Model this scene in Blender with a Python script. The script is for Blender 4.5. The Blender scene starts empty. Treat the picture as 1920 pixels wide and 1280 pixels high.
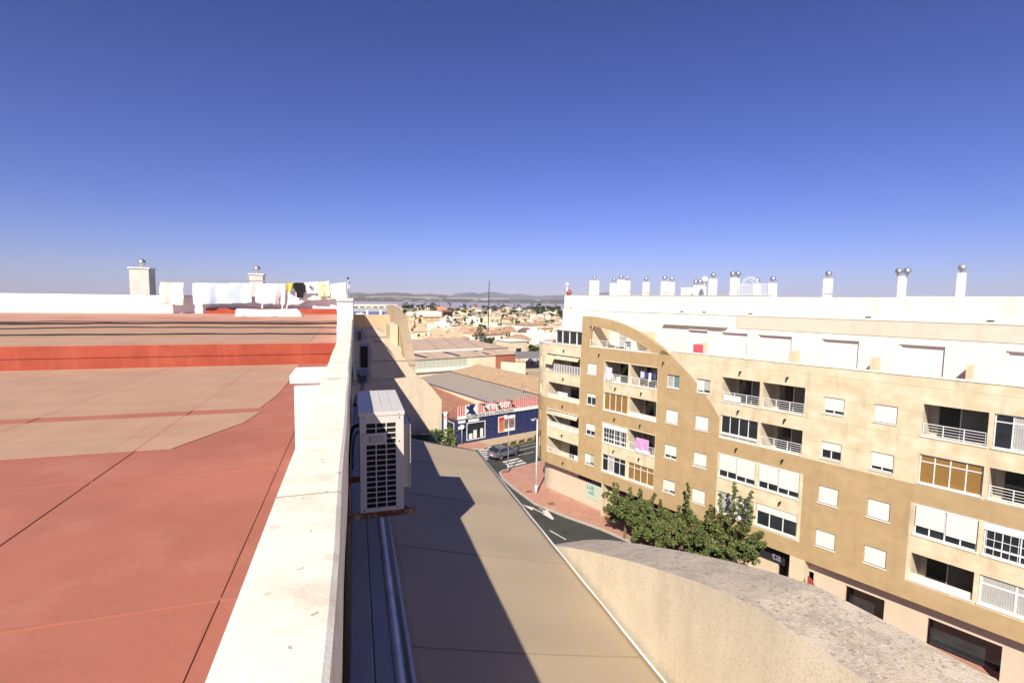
import bpy, bmesh, math, random
from mathutils import Vector, Matrix, noise
random.seed(7)
PI = math.pi
SC = bpy.context.scene
COL = SC.collection

# ------------------------------------------------------------------ camera maths
FPX = 940.0; YAW = math.radians(17.5); PIT = math.radians(4.75); ROL = math.radians(0.8); H = 19.5
cR = Vector((math.cos(YAW), -math.sin(YAW), 0))
cF = Vector((math.sin(YAW)*math.cos(PIT), math.cos(YAW)*math.cos(PIT), -math.sin(PIT)))
cU = cR.cross(cF)
def ray(x, y):
    u = (x-960)/FPX; v = -(y-640)/FPX
    a = u*math.cos(ROL)-v*math.sin(ROL); b = u*math.sin(ROL)+v*math.cos(ROL)
    return cF + cR*a + cU*b
def atz(x, y, z=0.0):
    d = ray(x, y); t = (z-H)/d.z; return Vector((d.x*t, d.y*t, z))
def aty(x, y, Y):
    d = ray(x, y); t = Y/d.y; return Vector((d.x*t, Y, H+d.z*t))
PHI = math.radians(21.5); P0 = Vector((20.4, 41.3, 0))
def fp(x, y, dep=0.0):           # point of the facade plane (dep metres inwards): (s, z)
    n = Vector((math.cos(PHI), math.sin(PHI), 0)); p = P0+n*dep
    d = ray(x, y); t = p.dot(n)/d.dot(n); q = d*t
    sd = Vector((math.sin(PHI), -math.cos(PHI), 0))
    return (q-P0).dot(sd), q.z+H

# ------------------------------------------------------------------ materials
def lin(c):
    return tuple(((v/255)/12.92 if v/255 <= .04045 else ((v/255+.055)/1.055)**2.4) for v in c)
MATS = {}
def mat(name, col, rough=.8, var=.12, scale=3.0, bump=0.0, bscale=60.0, metal=0.0, dark=None, dscale=1.0, damt=0.0, spec=.3, streak=False):
    if name in MATS: return MATS[name]
    m = bpy.data.materials.new(name); m.use_nodes = True; nt = m.node_tree; N = nt.nodes; L = nt.links
    b = N['Principled BSDF']; b.inputs['Roughness'].default_value = rough; b.inputs['Metallic'].default_value = metal
    b.inputs['Specular IOR Level'].default_value = spec
    tc = N.new('ShaderNodeTexCoord')
    n1 = N.new('ShaderNodeTexNoise'); n1.inputs['Scale'].default_value = scale; n1.inputs['Detail'].default_value = 6
    L.new(tc.outputs['Object'], n1.inputs['Vector'])
    r = N.new('ShaderNodeValToRGB'); e = r.color_ramp.elements
    e[0].position = .3; e[1].position = .7
    e[0].color = tuple(c*(1-var) for c in col)+(1,); e[1].color = tuple(min(1, c*(1+var)) for c in col)+(1,)
    L.new(n1.outputs['Fac'], r.inputs['Fac']); out = r.outputs['Color']
    if damt > 0:
        n2 = N.new('ShaderNodeTexNoise'); n2.inputs['Scale'].default_value = dscale; n2.inputs['Detail'].default_value = 8; n2.inputs['Roughness'].default_value = .65
        if streak:
            mp = N.new('ShaderNodeMapping'); mp.inputs['Scale'].default_value = (1, 1, .18); L.new(tc.outputs['Object'], mp.inputs['Vector']); L.new(mp.outputs['Vector'], n2.inputs['Vector'])
        else: L.new(tc.outputs['Object'], n2.inputs['Vector'])
        r2 = N.new('ShaderNodeValToRGB'); r2.color_ramp.elements[0].position = .5; r2.color_ramp.elements[1].position = .72
        r2.color_ramp.elements[0].color = (0, 0, 0, 1); r2.color_ramp.elements[1].color = (damt,)*3+(1,)
        L.new(n2.outputs['Fac'], r2.inputs['Fac'])
        mx = N.new('ShaderNodeMix'); mx.data_type = 'RGBA'; L.new(r2.outputs['Color'], mx.inputs['Factor'])
        L.new(out, mx.inputs['A']); mx.inputs['B'].default_value = tuple(dark)+(1,); out = mx.outputs['Result']
    L.new(out, b.inputs['Base Color'])
    if bump > 0:
        n3 = N.new('ShaderNodeTexNoise'); n3.inputs['Scale'].default_value = bscale; n3.inputs['Detail'].default_value = 4
        L.new(tc.outputs['Object'], n3.inputs['Vector'])
        bp = N.new('ShaderNodeBump'); bp.inputs['Strength'].default_value = bump; bp.inputs['Distance'].default_value = .02
        L.new(n3.outputs['Fac'], bp.inputs['Height']); L.new(bp.outputs['Normal'], b.inputs['Normal'])
    m['_out'] = out.name
    MATS[name] = m
    m['bc'] = 1
    return m
def base_link(m):
    b = m.node_tree.nodes['Principled BSDF']; return b, b.inputs['Base Color'].links[0].from_socket
def overlay(m, fac_socket, col):
    nt = m.node_tree; b, s = base_link(m)
    mx = nt.nodes.new('ShaderNodeMix'); mx.data_type = 'RGBA'
    nt.links.new(fac_socket, mx.inputs['Factor']); nt.links.new(s, mx.inputs['A'])
    if isinstance(col, tuple): mx.inputs['B'].default_value = col+(1,)
    else: nt.links.new(col, mx.inputs['B'])
    nt.links.new(mx.outputs['Result'], b.inputs['Base Color'])
def math_n(nt, op, a, bb=None, clamp=False):
    n = nt.nodes.new('ShaderNodeMath'); n.operation = op; n.use_clamp = clamp
    for i, v in enumerate((a, bb)):
        if v is None: continue
        if isinstance(v, (int, float)): n.inputs[i].default_value = v
        else: nt.links.new(v, n.inputs[i])
    return n.outputs[0]
def obj_xyz(m):
    nt = m.node_tree; tc = nt.nodes.new('ShaderNodeTexCoord'); s = nt.nodes.new('ShaderNodeSeparateXYZ')
    nt.links.new(tc.outputs['Object'], s.inputs[0]); return nt, s.outputs
def lines(m, axis, period, width, col, offset=0.0):          # thin grooves drawn every `period` metres
    nt, o = obj_xyz(m)
    f = math_n(nt, 'FRACT', math_n(nt, 'DIVIDE', math_n(nt, 'ADD', o[axis], offset), period))
    g = math_n(nt, 'LESS_THAN', f, width/period)
    overlay(m, g, col)

M = {}
M['parapet'] = mat('parapet_paint', (.83, .77, .63), .85, .06, 3.5, .10, 120, dark=(.56, .47, .34), dscale=5, damt=.7)
M['shaded_parapet_side'] = mat('shaded_parapet_side', (.10, .085, .075), .9, .2, 6, .4, 80, dark=(.25, .22, .2), dscale=4, damt=.4, streak=True)  # near-black base paints in the shade of the gap below the coping
M['white'] = mat('white_paint', (.80, .78, .72), .8, .04, 4, .2, 60)
M['redroof'] = mat('red_rubber_roof', (.38, .135, .09), .75, .10, 1.2, .12, 25, dark=(.45, .19, .13), dscale=1.6, damt=.7)
M['redface'] = mat('red_upstand', (.34, .062, .032), .7, .12, 3, .2, 30, dark=(.5, .13, .07), dscale=2, damt=.5, streak=True)
M['tan'] = mat('tan_render', (.56, .42, .27), .9, .08, 4, .5, 70, dark=(.42, .31, .2), dscale=1.5, damt=.35, streak=True)
M['greywall'] = mat('rough_cast', (.62, .51, .37), .95, .06, 5, .3, 110, dark=(.36, .30, .24), dscale=1.6, damt=.4, streak=True)
M['archtop'] = mat('arch_roughcast', (.82, .71, .54), .95, .08, 3, .3, 200, dark=(.50, .40, .28), dscale=1.1, damt=.6, streak=True)
# aggregate specks + sun-dimmed tone for the top of the near arch
def specks(m, scale, col, thr, amt):
    nt = m.node_tree; tc = nt.nodes.new('ShaderNodeTexCoord'); n = nt.nodes.new('ShaderNodeTexNoise'); n.inputs['Scale'].default_value = scale; n.inputs['Detail'].default_value = 2
    nt.links.new(tc.outputs['Object'], n.inputs['Vector'])
    f = math_n(nt, 'MULTIPLY', math_n(nt, 'GREATER_THAN', n.outputs['Fac'], thr), amt); overlay(m, f, col)
specks(M['archtop'], 60, (.45, .36, .26), .64, .35); specks(M['archtop'], 110, (.40, .31, .22), .60, .35); specks(M['archtop'], 160, (.80, .7, .55), .6, .4)
specks(M['parapet'], 30, (.3, .25, .2), .72, .7)
specks(M['parapet'], 4.5, (.42, .36, .29), .68, .35)
M['arch_cap_dim'] = mat('dimmed_arch_coping', (.62, .51, .37), .95, .12, 6, .3, 110, dark=(.30, .24, .2), dscale=2.2, damt=.55)  # weaker sunlight on the arch top put into its colour, darker than the face
specks(M['arch_cap_dim'], 48, (.68, .62, .54), .56, .55); specks(M['arch_cap_dim'], 36, (.2, .16, .13), .62, .5); specks(M['arch_cap_dim'], 9, (.34, .28, .22), .58, .3)
M['awning'] = mat('awning_fabric', (.42, .33, .225), .85, .04, 1.2, 0, 60)
nt = M['awning'].node_tree
tc = nt.nodes.new('ShaderNodeTexCoord'); mp = nt.nodes.new('ShaderNodeMapping'); mp.inputs['Scale'].default_value = (3.0, 22, 1); mp.inputs['Rotation'].default_value = (0, 0, .55)
wn = nt.nodes.new('ShaderNodeTexNoise'); wn.inputs['Scale'].default_value = 1.6; wn.inputs['Detail'].default_value = 2
nt.links.new(tc.outputs['Object'], mp.inputs['Vector']); nt.links.new(mp.outputs['Vector'], wn.inputs['Vector'])
bp = nt.nodes.new('ShaderNodeBump'); bp.inputs['Strength'].default_value = .05; bp.inputs['Distance'].default_value = .02
nt.links.new(wn.outputs['Fac'], bp.inputs['Height']); nt.links.new(bp.outputs['Normal'], nt.nodes['Principled BSDF'].inputs['Normal'])
M['seam'] = mat('awning_seam', (.24, .18, .13), .9, .2, 30)
M['boxgrey'] = mat('awning_box_metal', (.55, .48, .41), .75, .06, 3, .1, 40, dark=(.3, .27, .25), dscale=3, damt=.4)
M['gutter'] = mat('gutter_metal', (.78, .74, .70), .5, .1, 5, .1, 40, metal=.1, dark=(.25, .27, .3), dscale=4, damt=.5)
M['black'] = mat('black_rubber', (.012, .012, .013), .6, .2, 10)
M['dark'] = mat('dark_recess', (.02, .02, .022), .8, .2, 4)
M['ac'] = mat('ac_white_steel', (.58, .55, .50), .4, .03, 4, .05, 30, dark=(.5, .42, .3), dscale=5, damt=.3)
M['acpanel'] = mat('ac_plastic', (.5, .49, .46), .5, .04, 6)
M['coil'] = mat('condenser_coil', (.012, .011, .010), .9, .3, 60)
lines(M['coil'], 0, .006, .003, (.015, .015, .015))
M['rust'] = mat('rusty_bracket', (.16, .06, .03), .9, .35, 20, .6, 80, dark=(.55, .43, .25), dscale=14, damt=.95)
M['pipe'] = mat('pipe_wrap', (.5, .52, .58), .6, .1, 20)
M['fcream'] = mat('facade_cream', (.62, .53, .37), .9, .05, 2, .3, 50, dark=(.5, .4, .28), dscale=.9, damt=.3, streak=True)
M['fwall'] = mat('facade_two_tone_render', (.46, .32, .165), .9, .08, 1.6, .2, 60, dark=(.38, .255, .14), dscale=.7, damt=.5, streak=True)
M['fwhite'] = mat('facade_white', (.81, .77, .65), .85, .03, 1.5, .15, 40, dark=(.66, .55, .42), dscale=.7, damt=.3, streak=True)
M['pvc'] = mat('white_pvc', (.8, .8, .78), .4, .02, 5)
M['shut'] = mat('roller_shutter', (.78, .76, .70), .5, .03, 5); lines(M['shut'], 2, .055, .007, (.55, .53, .48))
M['shutgrey'] = mat('grey_shutter', (.22, .2, .2), .6, .05, 5); lines(M['shutgrey'], 2, .055, .008, (.14, .13, .13))
M['glass'] = mat('dark_glass', (.025, .03, .035), .08, .3, 1.5, spec=.6)
M['bamboo'] = mat('bamboo_blind', (.30, .165, .045), .8, .15, 8); lines(M['bamboo'], 2, .04, .01, (.2, .1, .03))
M['curtain'] = mat('pale_curtain', (.45, .44, .40), .9, .12, 6); lines(M['curtain'], 0, .09, .02, (.3, .29, .27))
M['teal'] = mat('teal_curtain', (.14, .24, .22), .9, .2, 6)
M['rail'] = mat('white_rail', (.78, .78, .76), .4, .02, 5)
M['int'] = mat('balcony_plaster', (.56, .49, .37), .9, .05, 2)
M['canvas'] = mat('striped_canvas', (.72, .66, .52), .85, .04, 5); lines(M['canvas'], 0, .30, .13, (.52, .33, .12))
M['asphalt'] = mat('asphalt', (.055, .055, .05), .9, .15, .6, .3, 30, dark=(.035, .035, .033), dscale=.35, damt=.7)
M['paint'] = mat('road_paint', (.62, .60, .54), .8, .1, 3, dark=(.2, .2, .18), dscale=3, damt=.6)
M['ypaint'] = mat('yellow_road_paint', (.50, .36, .07), .8, .15, 3, dark=(.12, .11, .08), dscale=2, damt=.8)
M['brickpave'] = mat('red_paving', (.47, .25, .18), .85, .12, 3, .2, 30, dark=(.54, .35, .27), dscale=.6, damt=.6)
nt = M['brickpave'].node_tree; tc = nt.nodes.new('ShaderNodeTexCoord'); bk = nt.nodes.new('ShaderNodeTexBrick')
bk.inputs['Scale'].default_value = 2.2; bk.inputs['Color1'].default_value = (0, 0, 0, 1); bk.inputs['Color2'].default_value = (.12, .12, .12, 1); bk.inputs['Mortar'].default_value = (1, 1, 1, 1); bk.inputs['Mortar Size'].default_value = .018
nt.links.new(tc.outputs['Object'], bk.inputs['Vector']); overlay(M['brickpave'], math_n(nt, 'MULTIPLY', bk.outputs['Color'], .55), (.22, .1, .07))
M['pave'] = mat('sandy_paving', (.46, .36, .24), .9, .1, 2, .2, 30)
M['kerb'] = mat('kerb_stone', (.42, .38, .33), .9, .1, 4, .2, 40)
M['ground'] = mat('dusty_ground', (.40, .32, .22), .95, .2, .02, .2, 5, dark=(.16, .15, .09), dscale=.012, damt=.8)
M['navy'] = mat('navy_wall', (.022, .03, .10), .7, .3, 3, .3, 20, dark=(.05, .06, .14), dscale=1.5, damt=.7)
M['redclad'] = mat('red_corrugated', (.60, .15, .13), .6, .1, 3, dark=(.68, .42, .38), dscale=1.5, damt=.8); lines(M['redclad'], 0, .36, .10, (.72, .56, .52))
M['signwhite'] = mat('sign_white', (.80, .79, .76), .6, .03, 5)
M['signnavy'] = mat('sign_navy', (.02, .025, .10), .6, .1, 5)
M['tile'] = mat('clay_tile_roof', (.42, .20, .115), .9, .22, 2.5, .4, 20, dark=(.52, .36, .24), dscale=1.2, damt=.7)
lines(M['tile'], 1, .42, .12, (.22, .08, .05))
M['fibre'] = mat('fibre_cement_roof', (.36, .30, .23), .9, .05, 1.5, dark=(.30, .25, .2), dscale=.5, damt=.5)
M['fibrepink'] = mat('weathered_pink_roof', (.50, .36, .26), .9, .10, .8, dark=(.42, .27, .19), dscale=.35, damt=.6); lines(M['fibrepink'], 0, 6.0, 1.2, (.40, .31, .24))
M['ocre'] = mat('ochre_tile_roof', (.52, .35, .20), .9, .14, 1.8, .3, 12, dark=(.40, .23, .13), dscale=.6, damt=.6); lines(M['ocre'], 0, 1.1, .08, (.42, .27, .16))
M['clad'] = mat('pale_cladding', (.42, .42, .34), .7, .06, 2, dark=(.5, .44, .3), dscale=.4, damt=.6); lines(M['clad'], 0, 1.2, .1, (.3, .3, .25))
M['cream'] = mat('cream_plaster', (.66, .57, .40), .9, .08, 1.2, .1, 20, dark=(.5, .4, .27), dscale=.5, damt=.4, streak=True)
M['brick'] = mat('red_brick', (.36, .13, .08), .9, .15, 3)
M['steel'] = mat('galvanised_steel', (.42, .43, .44), .4, .08, 5, metal=.5)
M['steelpale'] = mat('painted_pole', (.66, .66, .64), .5, .04, 5)
M['carpaint'] = mat('grey_car_paint', (.12, .125, .15), .3, .03, 5, spec=.6); 
M['carpaint'].node_tree.nodes['Principled BSDF'].inputs['Coat Weight'].default_value = .6
M['tyre'] = mat('tyre', (.02, .02, .02), .8, .1, 10)
M['redlamp'] = mat('tail_lamp', (.35, .02, .02), .3, .05, 5)
M['chrome'] = mat('turbine_metal', (.5, .5, .53), .45, .1, 20, metal=.9)
M['leaf1'] = mat('leaf_mid', (.095, .135, .035), .65, .3, 8)
M['leaf2'] = mat('leaf_dry', (.17, .12, .055), .7, .35, 8)
M['leafd'] = mat('leaf_dark', (.04, .062, .02), .7, .3, 6)
M['bark'] = mat('bark', (.16, .12, .08), .95, .2, 8, .5, 30)
M['mint'] = mat('mint_panel', (.42, .56, .46), .5, .03, 3)
M['water'] = mat('salt_lake', (.40, .33, .37), .45, .06, .003, spec=.4)
M['skin'] = mat('terracotta', (.30, .11, .06), .8, .1, 5)
M['stone'] = mat('pale_stone', (.6, .56, .48), .9, .1, 3)
M['bluewall'] = mat('blue_cladding', (.14, .19, .42), .6, .1, .5); lines(M['bluewall'], 0, 3.0, 1.1, (.07, .09, .22))
# circle boundary of the two-tone facade
nt, o = obj_xyz(M['fwall'])
dx = math_n(nt, 'ADD', o[0], .5); dz = math_n(nt, 'SUBTRACT', o[2], 1.9)
rr = math_n(nt, 'SQRT', math_n(nt, 'ADD', math_n(nt, 'MULTIPLY', dx, dx), math_n(nt, 'MULTIPLY', dz, dz)))
out1 = math_n(nt, 'MULTIPLY', math_n(nt, 'GREATER_THAN', rr, 16.2), math_n(nt, 'GREATER_THAN', o[0], 5))
out1 = math_n(nt, 'MULTIPLY', out1, math_n(nt, 'GREATER_THAN', o[2], 9.75))
band = math_n(nt, 'MULTIPLY', math_n(nt, 'GREATER_THAN', o[2], 9.75), math_n(nt, 'GREATER_THAN', o[0], 12.75))
c2 = math_n(nt, 'MULTIPLY', math_n(nt, 'LESS_THAN', o[2], 99), math_n(nt, 'LESS_THAN', o[0], -1.0))
c2 = math_n(nt, 'MULTIPLY', c2, math_n(nt, 'GREATER_THAN', o[2], 9.8))
def zone(a, b, z0, z1):
    f = math_n(nt, 'MULTIPLY', math_n(nt, 'GREATER_THAN', o[0], a), math_n(nt, 'LESS_THAN', o[0], b))
    f = math_n(nt, 'MULTIPLY', f, math_n(nt, 'GREATER_THAN', o[2], z0)); return math_n(nt, 'MULTIPLY', f, math_n(nt, 'LESS_THAN', o[2], z1))
zs = [zone(1.82, 7.42, 9.8, 14.3), zone(1.82, 7.42, 4.2, 8.78), zone(12.75, 18.5, 4.2, 8.72), zone(24.0, 40, 4.2, 8.72), zone(-5.4, -1.03, 4.3, 8.75)]
tot = math_n(nt, 'ADD', out1, band, True); tot = math_n(nt, 'ADD', tot, c2, True)
for z in zs: tot = math_n(nt, 'ADD', tot, z, True)
cr = nt.nodes.new('ShaderNodeTexNoise'); cr.inputs['Scale'].default_value = 1.2; cr.inputs['Detail'].default_value = 6
nt.links.new(obj_xyz(M['fwall'])[1][0].node.inputs[0].links[0].from_socket, cr.inputs['Vector'])
rp = nt.nodes.new('ShaderNodeValToRGB'); rp.color_ramp.elements[0].position = .35; rp.color_ramp.elements[1].position = .7
rp.color_ramp.elements[0].color = (.62, .51, .33, 1); rp.color_ramp.elements[1].color = (.78, .68, .48, 1)
nt.links.new(cr.outputs['Fac'], rp.inputs['Fac'])
overlay(M['fwall'], tot, rp.outputs['Color'])
def stains(m, sx, sz, thr, amt, col, off):
    nt = m.node_tree; tc = nt.nodes.new('ShaderNodeTexCoord'); mp = nt.nodes.new('ShaderNodeMapping'); mp.inputs['Scale'].default_value = (sx, sx, sz); mp.inputs['Location'].default_value = (off, off, off)
    n = nt.nodes.new('ShaderNodeTexNoise'); n.inputs['Scale'].default_value = 1; n.inputs['Detail'].default_value = 5; nt.links.new(tc.outputs['Object'], mp.inputs['Vector']); nt.links.new(mp.outputs['Vector'], n.inputs['Vector'])
    f = math_n(nt, 'MULTIPLY', math_n(nt, 'SUBTRACT', n.outputs['Fac'], thr), amt, True); overlay(m, f, col)
stains(M['fwall'], 1.6, .22, .55, 2.2, (.33, .235, .13), 3)
stains(M['fwall'], .35, .9, .52, 2.0, (.56, .42, .25), 9)
stains(M['fwhite'], 1.2, .25, .60, 2.5, (.60, .48, .33), 5)
stains(M['awning'], .5, .5, .5, 1.2, (.45, .36, .25), 2)
lines(M['fwall'], 2, 1.385, .014, (.38, .28, .16), -3.1+.45)

# ------------------------------------------------------------------ mesh builder
class MB:
    def __init__(s): s.v = []; s.f = []; s.m = []
    def add(s, vs, fs, mi=0):
        b = len(s.v); s.v += [tuple(v) for v in vs]; s.f += [tuple(b+i for i in f) for f in fs]; s.m += [mi]*len(fs); return s
    def box(s, x0, x1, y0, y1, z0, z1, mi=0, T=None):
        vs = [Vector(p) for p in ((x0,y0,z0),(x1,y0,z0),(x1,y1,z0),(x0,y1,z0),(x0,y0,z1),(x1,y0,z1),(x1,y1,z1),(x0,y1,z1))]
        if T: vs = [T@v for v in vs]
        return s.add(vs, [(0,3,2,1),(4,5,6,7),(0,1,5,4),(1,2,6,5),(2,3,7,6),(3,0,4,7)], mi)
    def poly(s, pts, mi=0): return s.add(pts, [tuple(range(len(pts)))], mi)
    def prism(s, pts, off, mi=0, side_mi=None):       # closed polygon swept along off
        n = len(pts); off = Vector(off); vs = [Vector(p) for p in pts]; vs += [v+off for v in vs]
        s.add(vs, [tuple(range(n-1, -1, -1)), tuple(range(n, 2*n))], mi)
        s.add(vs, [(i, (i+1) % n, n+(i+1) % n, n+i) for i in range(n)], mi if side_mi is None else side_mi); return s
    def tube(s, path, r, seg=8, mi=0, r2=None):
        path = [Vector(p) for p in path]; n = len(path); vs = []; fs = []
        for i, p in enumerate(path):
            d = (path[min(i+1, n-1)]-path[max(i-1, 0)]).normalized()
            a = d.cross(Vector((0, 0, 1))) if abs(d.z) < .95 else d.cross(Vector((1, 0, 0)))
            a.normalize(); b = d.cross(a); rr_ = r if r2 is None else r+(r2-r)*i/(n-1)
            for k in range(seg): vs.append(p+(a*math.cos(2*PI*k/seg)+b*math.sin(2*PI*k/seg))*rr_)
        for i in range(n-1):
            for k in range(seg): fs.append((i*seg+k, i*seg+(k+1) % seg, (i+1)*seg+(k+1) % seg, (i+1)*seg+k))
        fs += [tuple(range(seg-1, -1, -1)), tuple(range((n-1)*seg, n*seg))]
        return s.add(vs, fs, mi)
    def lathe(s, prof, c=(0, 0, 0), seg=16, mi=0):
        c = Vector(c); vs = []; fs = []
        for (r, z) in prof:
            for k in range(seg): vs.append(c+Vector((r*math.cos(2*PI*k/seg), r*math.sin(2*PI*k/seg), z)))
        for i in range(len(prof)-1):
            for k in range(seg): fs.append((i*seg+k, i*seg+(k+1) % seg, (i+1)*seg+(k+1) % seg, (i+1)*seg+k))
        return s.add(vs, fs, mi)
    def sphere(s, c, r, seg=14, mi=0, sx=1):
        pr = [(max(.001, r*math.sin(PI*i/8)), -r*math.cos(PI*i/8)) for i in range(9)]
        return s.lathe(pr, c, seg, mi)
    def build(s, name, mt, parent=None, smooth=False, loc=None, bevel=0, solid=0):
        me = bpy.data.meshes.new(name); me.from_pydata(s.v, [], s.f)
        for m_ in (mt if isinstance(mt, (list, tuple)) else [mt]): me.materials.append(m_)
        if isinstance(mt, (list, tuple)): me.polygons.foreach_set('material_index', s.m)
        me.update()
        if smooth: me.polygons.foreach_set('use_smooth', [True]*len(me.polygons))
        o = bpy.data.objects.new(name, me); COL.objects.link(o)
        if parent: o.parent = parent
        if loc is not None: o.location = loc
        if bevel:
            b = o.modifiers.new('b', 'BEVEL'); b.width = bevel; b.segments = 2; b.limit_method = 'ANGLE'
        if solid:
            b = o.modifiers.new('s', 'SOLIDIFY'); b.thickness = solid; b.offset = 0
        return o
def tag(o, label=None, cat=None, group=None, kind=None):
    if label: o['label'] = label
    if cat: o['category'] = cat
    if group: o['group'] = group
    if kind: o['kind'] = kind
    return o
def empty(name, label, cat, loc=(0, 0, 0), rz=0, group=None):
    o = bpy.data.objects.new(name, None); COL.objects.link(o); o.location = loc; o.rotation_euler = (0, 0, rz)
    o.empty_display_size = .2
    return tag(o, label, cat, group)
def copy_tree(o, parent=None):
    c = o.copy(); COL.objects.link(c); c.parent = parent
    for ch in list(o.children): copy_tree(ch, c)
    return c
def text(s, size, mt, parent, name, T, ext=.01, bold=0):
    cu = bpy.data.curves.new('t', 'FONT'); cu.body = s; cu.size = size; cu.extrude = ext; cu.offset = bold; cu.align_x = 'LEFT'
    t = bpy.data.objects.new('t', cu); COL.objects.link(t)
    dg = bpy.context.evaluated_depsgraph_get(); me = bpy.data.meshes.new_from_object(t.evaluated_get(dg))
    bpy.data.objects.remove(t); me.materials.clear(); me.materials.append(mt)
    o = bpy.data.objects.new(name, me); COL.objects.link(o); o.parent = parent; o.matrix_local = T
    return o
def gridwall(us, zs, solid, t, fmap, mb=None, mi=0):
    """wall with holes; solid(uc, zc)->bool per cell; fmap(u, depth, z)->point"""
    mb = mb or MB(); us = sorted(set(round(u, 4) for u in us)); zs = sorted(set(round(z, 4) for z in zs))
    nu, nz = len(us)-1, len(zs)-1
    S = [[solid((us[i]+us[i+1])/2, (zs[j]+zs[j+1])/2) for j in range(nz)] for i in range(nu)]
    g = lambda i, j: 0 <= i < nu and 0 <= j < nz and S[i][j]
    for i in range(nu):
        for j in range(nz):
            if not S[i][j]: continue
            a, b, c, d = us[i], us[i+1], zs[j], zs[j+1]
            mb.poly([fmap(a, 0, c), fmap(b, 0, c), fmap(b, 0, d), fmap(a, 0, d)], mi)
            mb.poly([fmap(a, t, c), fmap(a, t, d), fmap(b, t, d), fmap(b, t, c)], mi)
            if not g(i-1, j): mb.poly([fmap(a, 0, c), fmap(a, 0, d), fmap(a, t, d), fmap(a, t, c)], mi)
            if not g(i+1, j): mb.poly([fmap(b, 0, c), fmap(b, t, c), fmap(b, t, d), fmap(b, 0, d)], mi)
            if not g(i, j-1): mb.poly([fmap(a, 0, c), fmap(a, t, c), fmap(b, t, c), fmap(b, 0, c)], mi)
            if not g(i, j+1): mb.poly([fmap(a, 0, d), fmap(b, 0, d), fmap(b, t, d), fmap(a, t, d)], mi)
    return mb
def holes_solid(holes): return lambda u, z: not any(a < u < b and c < z < d for a, b, c, d in holes)

# ================================================================== OUR BUILDING (left)
own = empty('apartment_building', 'cream building in the foreground with red waterproofed roof, white parapet and arched side walls', 'building')
hz = lambda h: H-h
# parapet running away from the camera, with its coping
# coping: broken into lengths with an uneven edge so that it is not a perfect box
mb = MB()
ys = [-6+i*.25 for i in range(0, 85)] ; ys = [y for y in ys if y <= 15.0]
def jit(y, k): return noise.noise(Vector((y*1.3, k*7.1, 0)))*.006
for y0, y1 in zip(ys[:-1], ys[1:]):
    for (ya, yb) in [(y0, y1)]:
        vs = []
        for y in (ya, yb):
            l = -.232+jit(y, 1); r = -.044+jit(y, 2)
            vs += [(l, y, hz(1.0)), (l, y, hz(.606)+jit(y, 3)*.6), (l+.012, y, hz(.6)), (r-.012, y, hz(.6)), (r, y, hz(.608)+jit(y, 4)*.6), (r, y, hz(1.0))]
        mb.add(vs, [(i, i+1, i+7, i+6) for i in range(5)])
par = mb.build('parapet', M['parapet'], own, smooth=False)
mb = MB(); mb.box(-.20, -.10, -6, 15, 0, hz(1.0)); mb.build('outer_wall', M['shaded_parapet_side'], own)
mb = MB()
for y in (1.6, 3.9, 7.2, 11.0):
    mb.box(-.233, -.043, y-.0025, y+.0025, hz(.603), hz(.5985))
mb.build('coping_joint', mat('joint_dark', (.35, .3, .24), .9), own)
# cross pier with its cap
mb = MB(); mb.box(-.455, -.225, 4.20, 4.6, hz(1.45), hz(.67)); mb.build('pier', M['white'], own, bevel=.006)
mb = MB(); mb.box(-.482, -.228, 4.17, 4.63, hz(.672), hz(.603)); mb.build('pier_cap', M['white'], own, bevel=.008)
xs = aty(632, 642, 11.25).x
mb = MB(); mb.box(xs, -.225, 11.15, 15.0, hz(1.45), hz(.607)); mb.build('cross_wall', M['white'], own, bevel=.01)
mb = MB(); mb.box(aty(632, 590, 15).x, -.03, 15.0, 31.6, 0, hz(.10)); mb.build('stair_wall', M['white'], own, bevel=.01)
mb = MB(); mb.box(aty(631, 590, 14.97).x, -.02, 14.95, 31.6, hz(.10), hz(.04)); mb.build('stair_wall_coping', M['white'], own, bevel=.01)
# lower red roof
mb = MB(); mb.box(-16, -.21, -6, 11.35, 0, hz(1.4)); mb.build('roof', M['redroof'], own)
mb = MB()
for i in range(6): # lap joints between sheets
    y = 0.6+i*1.9; mb.box(-16, -.24, y, y+.02, hz(1.4), hz(1.395))
for x in (-.62, -1.9, -3.4, -5.2, -7.1, -9): mb.box(x, x+.012, -6, 11.3, hz(1.4), hz(1.394))
mb.build('roof_joint', mat('roof_lap', (.35, .13, .09), .8, .1), own)
mbeige = mat('dusty_beige_roof', (.43, .265, .175), .85, .08, 1.5, .1, 25, dark=(.42, .19, .13), dscale=1.1, damt=.45); lines(mbeige, 0, 1.05, .012, (.36, .2, .14)); lines(mbeige, 1, 1.9, .015, (.36, .2, .14))
mb = MB(); mb.prism([(-15.9, 6.85, hz(1.398)), (-1.14, 6.88, hz(1.398)), (-1.06, 7.7, hz(1.398)), (-1.04, 8.95, hz(1.398)), (-1.09, 11.2, hz(1.398)), (-15.9, 11.2, hz(1.398))], (0, 0, .004))
mb.prism([(-15.9, 5.2, hz(1.398)), (-1.6, 5.2, hz(1.398)), (-1.18, 6.1, hz(1.398)), (-1.1, 6.62, hz(1.398)), (-15.9, 6.6, hz(1.398))], (0, 0, .004))
mb.build('roof_patch', mbeige, own)
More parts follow.
